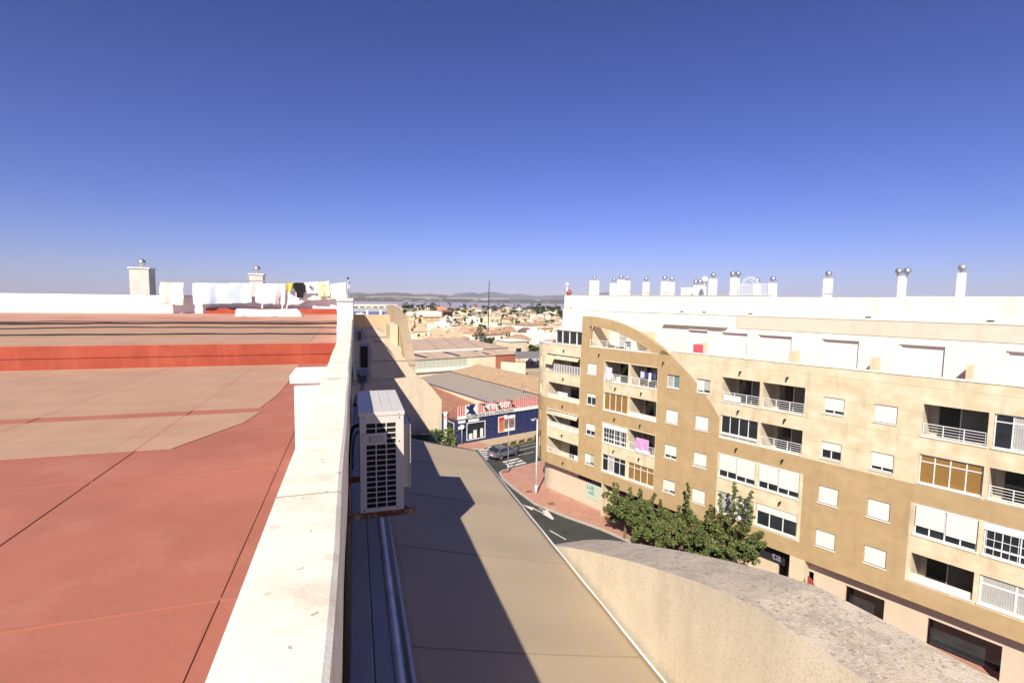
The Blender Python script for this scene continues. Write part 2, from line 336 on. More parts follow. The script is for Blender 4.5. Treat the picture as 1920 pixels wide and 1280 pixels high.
# raised roof behind
zf, zb = hz(.965), hz(.70)
mb = MB()
mb.add([(-16,11.25,hz(1.45)),(-.236,11.25,hz(1.45)),(-.236,11.25,zf),(-16,11.25,zf)], [(0,1,2,3)])
mb.box(-16, -.24, 11.235, 11.25, hz(1.19), hz(1.175))
mb.build('roof_upstand', M['redface'], own)
mb = MB()
mb.add([(-16,11.25,zf),(-.236,11.25,zf),(-.236,22.4,zb),(-16,22.4,zb),(-16,22.4,5),(-.236,22.4,5)], [(0,1,2,3),(3,2,5,4)])
mb.build('upper_roof', mat('upper_roof', (.50, .27, .19), .8, .08, 1.2, .2, 25, dark=(.42, .15, .10), dscale=.5, damt=.9), own)
mb = MB(); mb.box(-5.5, aty(631, 580, 22.3).x, 22.2, 22.35, hz(.75), hz(.48)); mb.build('end_upstand', M['redface'], own, bevel=.02)
def up(px, py):
    d = ray(px, py); t_ = 0
    # meets the sloping upper roof
    n_ = Vector((0, -(zb-zf), 11.15)).normalized(); p_ = Vector((0, 11.25, zf-H)); t_ = p_.dot(n_)/d.dot(n_); q_ = d*t_; return (q_.x, q_.y, q_.z+H+.003)
l_ = up(480, 612); l2 = up(480, 641)
mb = MB(); mb.prism([(-15.9, up(580, 641)[1], up(580, 641)[2]), up(580, 641), up(607, 611), (-15.9, up(607, 611)[1], up(607, 611)[2])], (0, 0, .004)); mb.build('roof_patch', mbeige, own)
# terrace parapet behind the laundry
mb = MB(); mb.box(-16, -.6, 22.4, 22.6, 5, hz(.02)); mb.build('laundry_wall', M['white'], own, bevel=.02)
# black cables lying on the raised roof
for k, (y0, r) in enumerate([(16.6, .022), (15.1, .016), (13.2, .018), (17.4, .012), (16.9, .016)]):
    pth = []
    for i in range(40):
        x = -.26-i*.33; y = y0+.35*noise.noise(Vector((x*.3, k*3.3, 0)))+.1*noise.noise(Vector((x*1.3, k*9, 0)))
        pth.append((x, y, zf+(zb-zf)*(y-11.25)/11.15+r+.003+.03*abs(noise.noise(Vector((x*.7, k*5.5, 2))))))
    tag(MB().tube(pth, r, 6).build('cable', M['black'], None, True), ['black cable crossing the raised red roof, nearest the laundry but two', 'thin black cable in the middle of the raised red roof', 'black cable lying nearest the red upstand of the roof', 'thin black cable farthest back on the raised roof', 'black cable bundled against the rear cable on the raised roof'][k], 'cable', 'cables on the raised roof')
# --- arches (parallel to the parapet) and terrace walls
XI, XO = 2.04, 2.46
def arch(name, prof, mside, mtop, XO=2.46):
    # prof: list of (Y, h) top curve; body down to z=6
    n = len(prof); vs = []
    for Y, h in prof:
        for x in (XI, XO): vs.append((x, Y, hz(h)))
    for Y, h in prof:
        for x in (XI, XO): vs.append((x, Y, 4.0))
    mb = MB()
    mb.add(vs, [(2*i, 2*i+1, 2*i+3, 2*i+2) for i in range(n-1)], 1)
    mb.add(vs, [(2*n+2*i, 2*i, 2*i+2, 2*n+2*i+2) for i in range(n-1)], 0)
    mb.add(vs, [(2*n+2*i+1, 2*n+2*i+3, 2*i+3, 2*i+1) for i in range(n-1)], 0)
    mb.add(vs, [(0, 2*n, 2*n+1, 1), (2*n-2, 2*n-1, 4*n-1, 4*n-2)], 0)
    return mb.build(name, [mside, mtop], own)
def smoothc(pts, n=6):
    out = []
    for i in range(len(pts)-1):
        p0 = pts[max(i-1, 0)]; p1 = pts[i]; p2 = pts[i+1]; p3 = pts[min(i+2, len(pts)-1)]
        for k in range(n):
            t = k/n
            out.append(tuple(.5*((2*p1[j])+(-p0[j]+p2[j])*t+(2*p0[j]-5*p1[j]+4*p2[j]-p3[j])*t*t+(-p0[j]+3*p1[j]-3*p2[j]+p3[j])*t**3) for j in range(2)))
    out.append(pts[-1]); return out
q = 1.075
near = [(-5, 1.55), (0, 1.55), (1.1, 1.56), (1.84*q, 1.51*q), (2.07*q, 1.55*q), (2.47*q, 1.67*q), (3.23*q, 1.94*q), (4.48*q, 2.45*q), (5.6, 3.1), (6.3, 3.9), (6.6, 5)]
arch('arched_wall', smoothc(near), M['archtop'], M['arch_cap_dim'], 2.56)
farp = [(21.3, 6), (21.45, 3.4), (21.5, 3.01), (21.9, 2.32), (23.2, 1.72), (25.1, 1.07), (28, .62), (31.6, .49), (34, .46)]
arch('arched_wall', smoothc(farp), M['tan'], mat('arch_top_far', (.40, .30, .2), .95, .1, 5, .6, 50))
# end wall W1 facing us
def facewall(name, Y, prof, t, mt, zb=6.0):
    pts = [(x, Y, hz(h)) for x, h in prof]; pts += [(prof[-1][0], Y, zb), (prof[0][0], Y, zb)]
    return MB().prism(pts, (0, t, 0)).build(name, mt, own)
facewall('terrace_wall', 16.0, smoothc([(-.06, 2.57), (1.2, 2.56), (1.94, 2.53), (2.3, 2.78), (2.68, 3.28)], 5), .3, M['greywall'])
facewall('terrace_wall', 21.3, smoothc([(-.06, 1.29), (.8, 1.29), (1.15, 1.42), (1.55, 1.9), (1.95, 2.45), (2.2, 2.85), (2.6, 3.35)], 5), 2.0, M['greywall'])
mb = MB()
for z in (hz(1.62), hz(2.62)): mb.box(-.06, 2.6 if z < hz(2) else 1.3, 21.285, 21.3, z, z+.025)
mb.build('wall_joint', mat('wj', (.25, .2, .15), .9), own)
mb = MB(); mb.box(-.06, XI, 31.0, 31.25, 6, hz(1.0)); mb.build('terrace_wall', M['tan'], own)
mb = MB(); mb.box(-.06, XI, 23.4, 31.0, 6, hz(2.3)); mb.build('terrace_floor', M['greywall'], own)
mb = MB(); mb.box(1.62, 2.0, 24.6, 27.5, hz(2.3), hz(1.28)); mb.build('terrace_block', mat('pale_block', (.62, .52, .36), .9, .05, 3, .2, 40), own, bevel=.02)
mb = MB(); mb.box(-.09, XO, -6, 16, 4, hz(4.9)); mb.build('terrace_floor', M['greywall'], own)
mb = MB(); mb.box(-.09, XO-.02, 16.3, 32, 0, hz(5.1)); mb.box(-16, -.2, 11, 32, 0, 5.5); mb.box(-16, XO-.02, -6, 16.3, 0, 4.0)
mb.build('lower_storeys', M['tan'], own)
# ledge under the eaves (metal casing of the awning) belongs to the awning: see below
aw = empty('awning', 'long beige fabric awning stretched over the terrace below the white parapet', 'awning', (0, 0, hz(2.14)))
def awh(X, Y): return .06*0+2.06+.26*X+.035*math.sin((Y*1/1.33)*2*PI)*0 + .02*math.sin(X*1.6)*abs(math.sin((Y-.31)/1.335*PI))
nx, ny = 30, 130; mb = MB(); vs = []
for j in range(ny+1):
    Y = -1.5+9.65*j/ny
    for i in range(nx+1):
        X = .30+(1.975-.30)*i/nx
        Ye = Y+(.06*math.sin(i/nx*PI) if j == ny else 0)
        vs.append((X, Ye, 2.14-awh(X, Y)-.012*noise.noise(Vector((X*1.2, Y*2.2, 3)))))
mb.add(vs, [(j*(nx+1)+i, j*(nx+1)+i+1, (j+1)*(nx+1)+i+1, (j+1)*(nx+1)+i) for j in range(ny) for i in range(nx)])
mb.build('fabric', M['awning'], aw, True, solid=.004)
for Ys in (.31, 1.645, 2.98, 4.315, 5.65, 6.985):
    MB().tube([(.31+1.66*i/24, Ys-.015*math.sin(i/24*PI), 2.14-awh(.31+1.66*i/24, Ys)+.003-.012*noise.noise(Vector(((.31+1.66*i/24)*1.2, Ys*2.2, 3)))) for i in range(25)], .0030, 5).build('seam', M['seam'], aw)
MB().tube([(1.985, -1.5, 2.14-awh(1.985, 0)), (1.985, 8.15, 2.14-awh(1.985, 8))], .012, 8).build('front_bar', M['white'], aw, True)
MB().box(.285, .305, -1.5, 8.15, -.04, .03).build('rear_bar', M['white'], aw)
mb = MB(); mb.box(-.048, .085, -1.5, 10.4, -.25, .03); mb.box(.09, .19, -1.5, 10.4, -.25, .028)
mb.build('cassette', M['boxgrey'], aw, bevel=.006)
pr = [(.193, .02), (.203, .034), (.218, .038), (.236, .032), (.256, .012), (.270, -.02), (.278, -.06), (.268, -.14), (.193, -.14)]
mb = MB(); mb.prism([(x, -1.5, z) for x, z in pr], (0, 11.5, 0)); mb.build('gutter', M['gutter'], aw, True)

# ------------------------------------------------------------------ air conditioners
def make_ac(name, label, x, y, hh, w, ht, ln, rows, detail=True, open_face=False):
    mac = M['ac'] if detail else mat('ac_dull_steel', (.30, .28, .27), .5, .06, 4)
    a = empty(name, label, 'air conditioner', (x, y, hz(hh)-ht), 0, 'air conditioning units along the parapet')
    # casing as thin panels with near face as grid
    mb = MB(); mb.box(0, w, .02, ln, 0, ht-.03); a1 = mb
    mb.box(-.008, w+.008, -.006, ln+.006, ht-.03, ht)
    for k in (.28, .5, .72): mb.box(w*k-.004, w*k+.004, .02, ln-.02, ht, ht+.006)
    mb.build('casing', mac, a, bevel=.008 if detail else .004)
    m0 = .045; cw = (w-.33*.25-.02)/3
    holes = []
    if open_face: holes = [(.03, w*.82, .035, ht-.07)]
    else:
        pitch = (ht-.03-.05-.035)/rows
        for r in range(rows):
            for c in range(3):
                if detail and r in (rows-3, rows-4) and c < 2: continue
                holes.append((m0+c*(cw)+.004, m0+(c+1)*cw-.004, .03+r*pitch+.003, .03+(r+1)*pitch-.004))
    us = [0, w]+[h for q_ in holes for h in q_[:2]]; zz = [0, ht-.032]+[h for q_ in holes for h in q_[2:]]
    gridwall(us, zz, holes_solid(holes), .018, lambda u, d, z: (u, -.001+d, z)).build('side_grille', mac, a)
    MB().box(m0, m0+3*cw, .012, .019, .03, ht-.05).build('coil', M['coil'] if not open_face else M['dark'], a)
    if detail:
        pitch = (ht-.03-.05-.035)/rows; z0 = .03+(rows-4)*pitch+.02
        MB().box(m0+.03, m0+2*cw-.02, -.012, 0, z0, z0+.045).build('handle', mat('handle_beige', (.5, .45, .38), .5), a, bevel=.004)
        mb = MB()
        for (u, z) in ((.03, ht-.04), (w-.035, ht-.02), (w-.035, ht-.05), (.03, .02), (w-.05, .02), (.028, ht-.17), (w-.035, ht-.24)): mb.sphere((u, -.004, z), .005, 8)
        mb.build('screw', M['black'], a)
    # fan guard on the street side
    mb = MB(); n = 26
    mb.box(w+.008, w+.05, ln*.12, ln*.72, ht*.17, ht*.83)
    mb.build('fan_guard', mat('guard_beige', (.62, .55, .42), .5), a, bevel=.004)
    mb = MB()
    for k in range(n):
        z = ht*.18+(ht*.64)*k/(n-1); mb.box(w+.05, w+.066, ln*.10, ln*.70, z-.004, z+.004)
    mb.build('guard_slats', mac, a)
    MB().box(w+.012, w+.052, ln*.735, ln*.95, ht*.2, ht*.8).build('front_strip', mac, a)
    # feet and bracket
    for yy in (.03, ln-.08):
        b = MB(); b.box(-.09, w+.09, yy-.02, yy+.02, -.052, -.045); b.box(-.09, w+.09, yy-.024, yy-.018, -.052, -.0)
        b.box(-.115, -.085, yy-.03, yy+.03, -.08, ht*.62)
        b.build('bracket', M['rust'] if detail else M['steel'], a)
        MB().box(w*.8, w+.03, yy-.015, yy+.03, -.045, .0).build('rubber_foot', M['black'], a)
    return a
A1 = make_ac('air_conditioner', 'large white air conditioner with louvred side and rusty bracket nearest the camera', .030, 3.99, .888, .335, .80, .95, 16)
A2 = make_ac('air_conditioner', 'grey-white air conditioner with a black open end, second along the parapet', .13, 17.0-.4, 1.47, .33, .80, .8, 12, False, True)
A3 = make_ac('air_conditioner', 'small farthest air conditioner with a gridded side near the white ledge', .07, 20.2, 1.22, .24, .46, .7, 6, False)
A4 = make_ac('air_conditioner', 'low louvred air conditioner with black hoses under the second unit', .05, 14.3, 2.05, .30, .30, .7, 5, False)
def wirething(name, path, r, mt, label, cat, group=None):
    return tag(MB().tube(smooth3(path), r, 8).build(name, mt, None, True), label, cat, group)
def smooth3(pts, n=6):
    pts = [Vector(p) for p in pts]; out = []
    for i in range(len(pts)-1):
        p0 = pts[max(i-1, 0)]; p1 = pts[i]; p2 = pts[i+1]; p3 = pts[min(i+2, len(pts)-1)]
        for k in range(n):
            t = k/n; out.append(.5*((2*p1)+(p2-p0)*t+(2*p0-5*p1+4*p2-p3)*t*t+(3*p1-p0-3*p2+p3)*t**3))
    out.append(pts[-1]); return out
def apx(x, y, Y): return aty(x, y, Y)
wirething('hose', [apx(669, 700, 13.9), apx(674, 712, 12.8), apx(678, 722, 11.8), apx(674, 734, 10.8), apx(667, 744, 9.9), apx(664, 760, 9.0)], .018, M['black'], 'left black insulated hose curling from the low air conditioner', 'hose', 'hoses on the parapet wall')
wirething('hose', [apx(673, 702, 13.9), apx(679, 714, 12.8), apx(682, 724, 11.8), apx(677, 736, 10.8), apx(669, 746, 9.9), apx(667, 760, 9.0)], .018, M['black'], 'right black insulated hose beside the other below the low air conditioner', 'hose', 'hoses on the parapet wall')
wirething('hose', [apx(676, 796, 4.9), apx(664, 800, 4.9), apx(658, 812, 4.8), apx(654, 840, 4.6), apx(653, 870, 4.4)], .016, M['black'], 'black hose bending behind the large near air conditioner', 'hose', 'hoses on the parapet wall')
wirething('hose', [apx(676, 808, 4.9), apx(668, 812, 4.9), apx(663, 826, 4.8), apx(661, 850, 4.6), apx(661, 880, 4.4)], .010, M['pipe'], 'thin pale wrapped pipe behind the large near air conditioner', 'pipe')
wirething('cable', [apx(700, 640, 21.2), apx(712, 640, 21.1), apx(722, 646, 21.1), apx(735, 662, 21.0)], .012, M['black'], 'black cable lying on the far terrace wall beside the arch', 'cable')
wirething('cable', [apx(757, 772, 4.3), apx(764, 780, 4.3), apx(768, 792, 4.3), apx(766, 798, 4.25)], .003, M['black'], 'thin black wire on the street side of the large air conditioner', 'cable')
# items on the lower terrace
gl = tag(MB().box(1.5, 2.4, 15.0, 15.04, hz(4.7), hz(4.1)).build('glass_screen', mat('green_glass', (.02, .05, .045), .1, .2, 3)), 'dark green glass screen at the foot of the sunlit terrace wall', 'screen')

# ------------------------------------------------------------------ laundry
def pip(x, y, P):
    c = False; n = len(P)
    for i in range(n):
        x1, y1 = P[i]; x2, y2 = P[(i+1) % n]
        if (y1 > y) != (y2 > y) and x < (x2-x1)*(y-y1)/(y2-y1)+x1: c = not c
    return c
def cloth(name, P, Y, mt, label, cat, amp=.04, fr=9, seed=0, parent=None, res=.022, group=None):
    P = [(aty(a, b, Y).x, aty(a, b, Y).z) for a, b in P]
    x0 = min(p[0] for p in P); x1 = max(p[0] for p in P); z0 = min(p[1] for p in P); z1 = max(p[1] for p in P)
    nx_ = max(4, int((x1-x0)/res)); nz_ = max(4, int((z1-z0)/res)); ok = {}
    mb = MB(); vs = []; fs = []
    def pt(i, j):
        if (i, j) not in ok:
            x = x0+(x1-x0)*i/nx_; z = z0+(z1-z0)*j/nz_; dr = 1-j/nz_
            ok[(i, j)] = len(vs)
            vs.append((x+.01*math.sin(z*7+seed), Y+amp*(.25+dr)*math.sin(x*fr+seed+noise.noise(Vector((x*2, z, seed)))*2)+.03*dr*noise.noise(Vector((x*3, z*2, seed))), z))
        return ok[(i, j)]
    for i in range(nx_):
        for j in range(nz_):
            if pip(x0+(x1-x0)*(i+.5)/nx_, z0+(z1-z0)*(j+.5)/nz_, P): fs.append((pt(i, j), pt(i+1, j), pt(i+1, j+1), pt(i, j+1)))
    mb.add(vs, fs); o = mb.build(name, mt, None, True, solid=.006)
    return tag(o, label, cat, group)
def fab(n, c): return mat(n, c, .9, .05, 6, .15, 90)
YL = 22.0; G = 'laundry hung on the roof line'
cloth('sheet', [(300, 529), (345, 530), (344, 572), (301, 570)], YL, fab('cloth_cream', (.75, .7, .6)), 'cream bedsheet at the far left end of the roof clothesline', 'laundry', .05, 9, 11, group=G)
cloth('sheet', [(360, 530), (474, 531), (472, 568), (362, 571)], YL, fab('cloth_blue', (.5, .58, .7)), 'pale blue bedsheet left of the long white sheet on the roof line', 'laundry', .05, 7, 12, group=G)
cloth('sheet', [(479, 532), (513, 532), (514, 569), (495, 570), (479, 567)], YL, fab('cloth_w1', (.80, .78, .78)), 'white bedsheet at the left end of the clothesline', 'laundry', .05, 10, 1, group=G)
cloth('sheet', [(513, 532), (524, 532), (524, 571), (514, 571)], YL, fab('cloth_w2', (.74, .70, .72)), 'narrow pinkish white cloth with deep folds on the clothesline', 'laundry', .07, 22, 2, group=G)
cloth('sheet', [(525, 532), (536, 532), (535, 572), (526, 571)], YL, fab('cloth_w3', (.78, .74, .72)), 'narrow white cloth left of the yellow garment', 'laundry', .06, 20, 3, group=G)
cloth('sheet', [(537, 540), (549, 546), (557, 545), (580, 549), (580, 562), (560, 571), (537, 572)], YL+.12, fab('cloth_w4', (.82, .80, .76)), 'white sheet hanging behind the yellow and black garments', 'laundry', .04, 12, 4, group=G)
cloth('yellow_garment', [(536, 532), (550, 530), (550, 541), (545, 546), (538, 545)], YL-.05, fab('cloth_yellow', (.66, .48, .08)), 'bunched yellow garment left of the black T-shirt', 'laundry', .06, 24, 5, group=G)
cloth('t_shirt', [(549, 532), (553, 530), (567, 530), (571, 533), (573, 547), (570, 549), (570, 558), (556.5, 558), (555.5, 548), (552, 543), (550, 539)], YL-.06, fab('cloth_black', (.012, .012, .014)), 'black T-shirt hanging upside down on the clothesline', 'laundry', .03, 14, 6, group=G)
cloth('t_shirt', [(571, 530), (595, 528), (598, 549), (590, 550), (574, 551), (572, 547)], YL, fab('cloth_w5', (.82, .81, .80)), 'white T-shirt with a small dark print right of the black one', 'laundry', .04, 11, 7, group=G)
pc = aty(583, 538, YL-.06)
tg = MB().prism([(pc.x-.07, pc.y, pc.z-.03), (pc.x+.01, pc.y, pc.z-.07), (pc.x+.08, pc.y, pc.z+.03), (pc.x+.02, pc.y, pc.z+.02), (pc.x-.02, pc.y, pc.z+.09), (pc.x-.05, pc.y, pc.z+.03)], (0, .008, 0)).build('shirt_print', fab('print_grey', (.14, .11, .14)))
for o_ in list(COL.objects):
    if o_.get('label') == 'white T-shirt with a small dark print right of the black one': tg.parent = o_
cloth('shirt', [(596, 529), (607, 528), (607, 556), (597, 556)], YL, fab('cloth_y1', (.78, .76, .40)), 'pale yellow shirt hanging left of the other yellow one', 'laundry', .04, 16, 8, group=G)
cloth('shirt', [(608, 528), (617, 527), (618, 555), (609, 555)], YL, fab('cloth_y2', (.76, .76, .42)), 'pale lemon shirt hanging right of the other yellow one', 'laundry', .05, 18, 9, group=G)
cloth('sheet', [(619, 533), (648, 529), (650, 559), (619, 560)], YL, fab('cloth_w6', (.82, .81, .78)), 'white sheet at the right end of the clothesline by the post', 'laundry', .05, 8, 10, group=G)
cloth('sheet', [(580, 549), (620, 550), (620, 561), (582, 563)], YL+.15, fab('cloth_w7', (.82, .80, .74)), 'white cloth hanging low behind the T-shirts', 'laundry', .03, 10, 13, group=G)
# white tarp crumpled at the foot of the wall
tb = MB(); vs = []; fs = []
a0 = aty(440, 590, 20.5).x; a1 = aty(566, 590, 20.5).x
for i in range(61):
    for j in range(13):
        x = a0+(a1-a0)*i/60; t = j/12
        hgt = (.30*math.sin(PI*min(1, t*1.15))**.7)*(.85+.3*noise.noise(Vector((x*1.4, t*2, 1))))*(min(1, (60-i)/6)**.5)
        vs.append((x, 20.5+1.0*t+.1*noise.noise(Vector((x, t, 3))), hz(.70)+hgt-.05+.05*noise.noise(Vector((x*3, t*5, 0)))))
for i in range(60):
    for j in range(12): fs.append((i*13+j, (i+1)*13+j, (i+1)*13+j+1, i*13+j+1))
tb.add(vs, fs); tag(tb.build('tarpaulin', M['white'], None, True, solid=.02), 'crumpled white tarpaulin lying below the laundry on the red roof', 'tarpaulin')
cl = empty('clothes_line', 'grey metal clothesline frame with wires standing on the white roof wall', 'clothes line', aty(652, 560, YL))
o_ = cl.location; mb = MB(); tp = aty(652.5, 524, YL)-o_
mb.tube([(0, 0, -.1), tuple(tp)], .035, 8); mb.build('post', M['steel'], cl, True)
MB().sphere(tuple(tp+Vector((0, 0, .05))), .045).build('post_knob', M['black'], cl, True)
mb = MB(); mb.tube([tuple(tp+Vector((.03, 0, 0))), tuple(aty(655.5, 531, YL)-o_)], .03, 6); mb.tube([tuple(aty(655.5, 530, YL)-o_), tuple(aty(655.5, 558, YL)-o_)], .022, 6); mb.build('brace', M['steel'], cl, True)
for k, dy in enumerate((0, .25, .5)):
    e_ = aty(300, 531+k*-1.5, YL+dy)-o_
    pts = [tp*(1-t)+e_*t-Vector((0, 0, .28*math.sin(PI*min(1, t*2.4)) if t < .42 else 0)) for t in [i/30 for i in range(31)]]
    MB().tube(pts, .008, 5).build('wire', M['steel'], cl)
# chimney with turbine at the left
def turbine(mb, c, r=.16):
    mb.lathe([(r*.5, 0), (r*.5, r*.8), (r*.95, r*1.0), (r*1.1, r*1.6), (r*.9, r*2.3), (r*.4, r*2.6), (.01, r*2.7)], c, 18)
def chimney_at(px0, px1, pytop, pybot, Y, label, grp):
    a = aty(px0, pybot, Y); b = aty(px1, pytop, Y)
    t = empty('chimney', label, 'chimney', ((a.x+b.x)/2, Y, a.z), 0, grp); w = (b.x-a.x)/2; h_ = b.z-a.z
    MB().box(-w, w, -w, w, -.3, h_).build('shaft', M['stone'], t, bevel=.02)
    MB().box(-w-.04, w+.04, -w-.04, w+.04, h_, h_+.06).build('cap', M['white'], t)
    mb = MB(); turbine(mb, (0, 0, h_+.06), .14); mb.build('turbine', M['chrome'], t, True)
chimney_at(470, 495, 516, 545, 26, 'pale chimney with a metal turbine behind the left end of the laundry', 'chimneys behind the laundry')
chimney_at(250, 285, 505, 545, 26, 'wide pale chimney far left behind the roof wall', 'chimneys behind the laundry')

# ================================================================== RIGHT BUILDING
rzF = math.atan2(-math.cos(PHI), math.sin(PHI))
apt = empty('apartment_building', 'beige apartment block across the street with rounded corner, balconies and brown arch panel', 'building', P0, rzF)
RC = 4.0; SC0 = -5.2         # rounded corner: centre (SC0, RC)
def fm(u, d, z):             # facade map: u along facade
    if u >= SC0: return (u, d, z)
    a = (SC0-u)/RC
    if a <= PI/2:
        r = RC-d; return (SC0-r*math.sin(a), RC-r*math.cos(a), z)
    e = (a-PI/2)*RC; return (SC0-(RC-d), RC+e, z)
UL = SC0-RC*PI/2-14.0
ZB, ZC, ZT = 3.14, 15.05, 15.60
L4, L3, L2, L1 = (12.47, 14.22), (9.86, 11.47), (6.95, 8.70), (4.36, 5.90)
holes = []
rec = []   # recesses
for (z0, z1) in (L4, L3, L2, L1):
    for (a, b) in ((1.86, 4.50), (4.70, 7.38), (12.82, 15.48), (15.66, 18.30), (24.2, 26.8), (27.0, 29.7)): rec.append((a, b, z0, z1))
    rec.append((-5.35, -1.05, z0+.0, z1-.05))
winz = [(12.83, 13.84), (10.02, 11.08), (7.20, 8.28), (4.42, 5.46)]
wins = []
for (z0, z1) in winz:
    for (a, b) in ((-.18, .95), (8.27, 9.36), (10.82, 11.90), (19.4, 20.5), (22.0, 23.1)): wins.append((a, b, z0, z1))
slits = [(-7.0, -6.55, z0+.05, z1+.15) for z0, z1 in winz]
holes = rec+wins+slits
us = [UL, UL+14, -1.0]+[SC0-RC*PI/2*i/18 for i in range(19)]+[30.5]+[h for q_ in holes for h in q_[:2]]
zs = [ZB, ZC]+[h for q_ in holes for h in q_[2:]]
gridwall(us, zs, holes_solid(holes), .25, fm).build('facade_wall', M['fwall'], apt)
# terrace parapet on top of the facade (brown under the arch, pale elsewhere)
us2 = [UL, UL+14]+[SC0-RC*PI/2*i/18 for i in range(19)]+[-1.0]
gridwall(us2, [ZC, 15.22], lambda u, z: True, .22, fm).build('corner_parapet', M['fwall'], apt)
gridwall(us2, [15.22, 15.30], lambda u, z: True, .3, lambda u, d, z: fm(u, d-.04, z)).build('corner_coping', M['fwhite'], apt)
gridwall([-1.0, 7.6], [ZC, 15.34], lambda u, z: True, .25, fm).build('parapet', M['fwall'], apt)
gridwall([7.6, 30.5], [ZC, 15.66], lambda u, z: True, .25, fm).build('parapet', M['fwall'], apt)
gridwall([8.7, 30.5], [15.66, 15.74], lambda u, z: True, .33, lambda u, d, z: (u, d-.04, z)).build('coping', M['fwhite'], apt)
gridwall([0, 7.4], [15.34, 15.38], lambda u, z: True, .30, lambda u, d, z: (u, d-.02, z)).build('arch_sill', M['fwhite'], apt)
# free-standing arch above the roof line
co = lambda s: 1.9+math.sqrt(max(0, 16.2**2-(s+.5)**2)); ci = lambda s: 1.9+math.sqrt(max(0, 15.35**2-(s+.5)**2))
mb = MB(); ss = [-.93, -.05]; N_ = 40
def strip(sa, sb, za0, za1, zb0, zb1):
    v = [(sa, 0, za0), (sb, 0, zb0), (sb, 0, zb1), (sa, 0, za1)]; v += [(x, .38, z) for x, _, z in v]
    mb.add(v, [(0, 1, 2, 3), (7, 6, 5, 4), (3, 2, 6, 7), (0, 4, 5, 1)])
strip(-.93, -.05, 15.34, co(-.93), 15.34, co(-.05))
mb.add([(-.93,0,15.34),(-.93,.38,15.34),(-.93,.38,co(-.93)),(-.93,0,co(-.93))], [(3,2,1,0)])
mb.add([(-.05,0,15.34),(-.05,.38,15.34),(-.05,.38,ci(-.05)),(-.05,0,ci(-.05))], [(0,1,2,3)])
for i in range(N_):
    sa = -.05+(7.0+.05)*i/N_; sb = -.05+(7.0+.05)*(i+1)/N_
    strip(sa, sb, max(15.35, ci(sa)), co(sa), max(15.35, ci(sb)), co(sb))
for i in range(10):
    sa = 7.0+1.9*i/10; sb = 7.0+1.9*(i+1)/10
    strip(sa, sb, 15.36, max(15.40, co(sa)), 15.36, max(15.4, co(sb)))
mb.build('arch', M['fwall'], apt)
# body: slabs, penthouse, rooftop
def plan(inset, z0, z1, u0, u1, back):
    pts = []
    for u in us_curve(u0, u1): x, y, _ = fm(u, inset, 0); pts.append((x, y))
    pts += [(u1, back)] ; pts.insert(0, (pts[0][0], back)) if pts[0][1] < back-.1 else None
    return [(x, y, z0) for x, y in pts]
def us_curve(u0, u1): return [u0]+[SC0-RC*PI/2*(1-i/12) for i in range(13)]+[u1]
MB().prism(plan(.26, ZC-.02, 0, UL+8, 30.3, 13), (0, 0, .10)).build('terrace_deck', mat('deck_tiles', (.36, .17, .12), .85, .1, 3), apt)
MB().prism(plan(.02, ZB-.0, 0, UL+8, 30.5, 13), (0, 0, .12)).build('soffit', M['fcream'], apt)
MB().prism(plan(2.3, ZB+.12, 0, UL+8, 30.4, 12.9), (0, 0, ZC-.05-ZB-.12)).build('inner_core', M['int'], apt)
# penthouse
pl = fp(1056, 556, 2.8)[0]
PHW = [(8.3, 9.9), (11.2, 13.1), (14.0, 16.2), (18.2, 20.2), (22.4, 24.4), (27, 29)]
hol = [(a, b, 15.1, 17.25-.02*i) for i, (a, b) in enumerate(PHW)]+[(1.05, 2.0, 15.1, 16.95)]
gridwall([pl, 30.4]+[h for q_ in hol for h in q_[:2]], [15.08, 18.55]+[h for q_ in hol for h in q_[2:]], holes_solid(hol), .25, lambda u, d, z: (u, 2.8+d, z)).build('penthouse_wall', M['fwhite'], apt)
MB().box(pl, pl+.25, 3.06, 12.5, 15.08, 18.55).build('penthouse_end_wall', M['fwhite'], apt)
mb = MB(); mb.box(pl-.05, 30.4, 2.75, 12.6, 18.55, 18.62); mb.build('roof_slab', M['fwhite'], apt)
mb = MB(); mb.box(pl, 14.5, 3.0, 3.2, 18.62, 20.03); mb.box(14.5, 22, 3.0, 3.2, 18.62, 19.95); mb.box(22, 30.4, 3.0, 3.2, 18.62, 20.03); mb.box(pl, pl+.2, 3.2, 12.4, 18.62, 20.03)
mb.build('roof_parapet', M['fwhite'], apt)
MB().box(pl-.03, 14.5, 2.96, 3.24, 20.03, 20.07).build('parapet_coping', M['stone'], apt)
MB().box(12.2, 30.4, 2.76, 2.80, 17.6, 18.5).build('eaves_band', mat('band_pale', (.66, .58, .46), .9, .05, 1.5, dark=(.6, .45, .33), dscale=.6, damt=.6, streak=True), apt)
mb = MB()
for i, u in enumerate((pl+.8, 7.3, 9.3, 13.0, 20.4, 26)): mb.box(u, u+.3, 2.94, 3.0, 18.70, 18.76)
mb.build('scupper', M['dark'], apt)
mb = MB(); mb.box(6.0, 11.6, 2.45, 2.79, 17.62, 17.72); mb.build('canopy', M['fwhite'], apt)
for i, (a, b) in enumerate(PHW):
    w_ = MB(); w_.box(a, b, 2.92, 2.95, 15.1, 17.21-.02*i); ob = w_.build('terrace_shutter', M['shut'], apt)
    MB().box(a-.05, b+.05, 2.70, 2.80, 17.27-.02*i, 17.33-.02*i).build('shutter_hood', M['fwhite'], ob)
    MB().box(a, b, 2.88, 2.93, 15.1, 15.16).build('sill', M['pvc'], ob)
g_ = MB().box(1.05, 2.0, 2.98, 3.0, 15.1, 16.95).build('terrace_window', M['glass'], apt)
mb = MB()
for k in range(10): mb.box(1.07+k*.1, 1.10+k*.1, 2.85, 2.88, 15.3, 16.9)
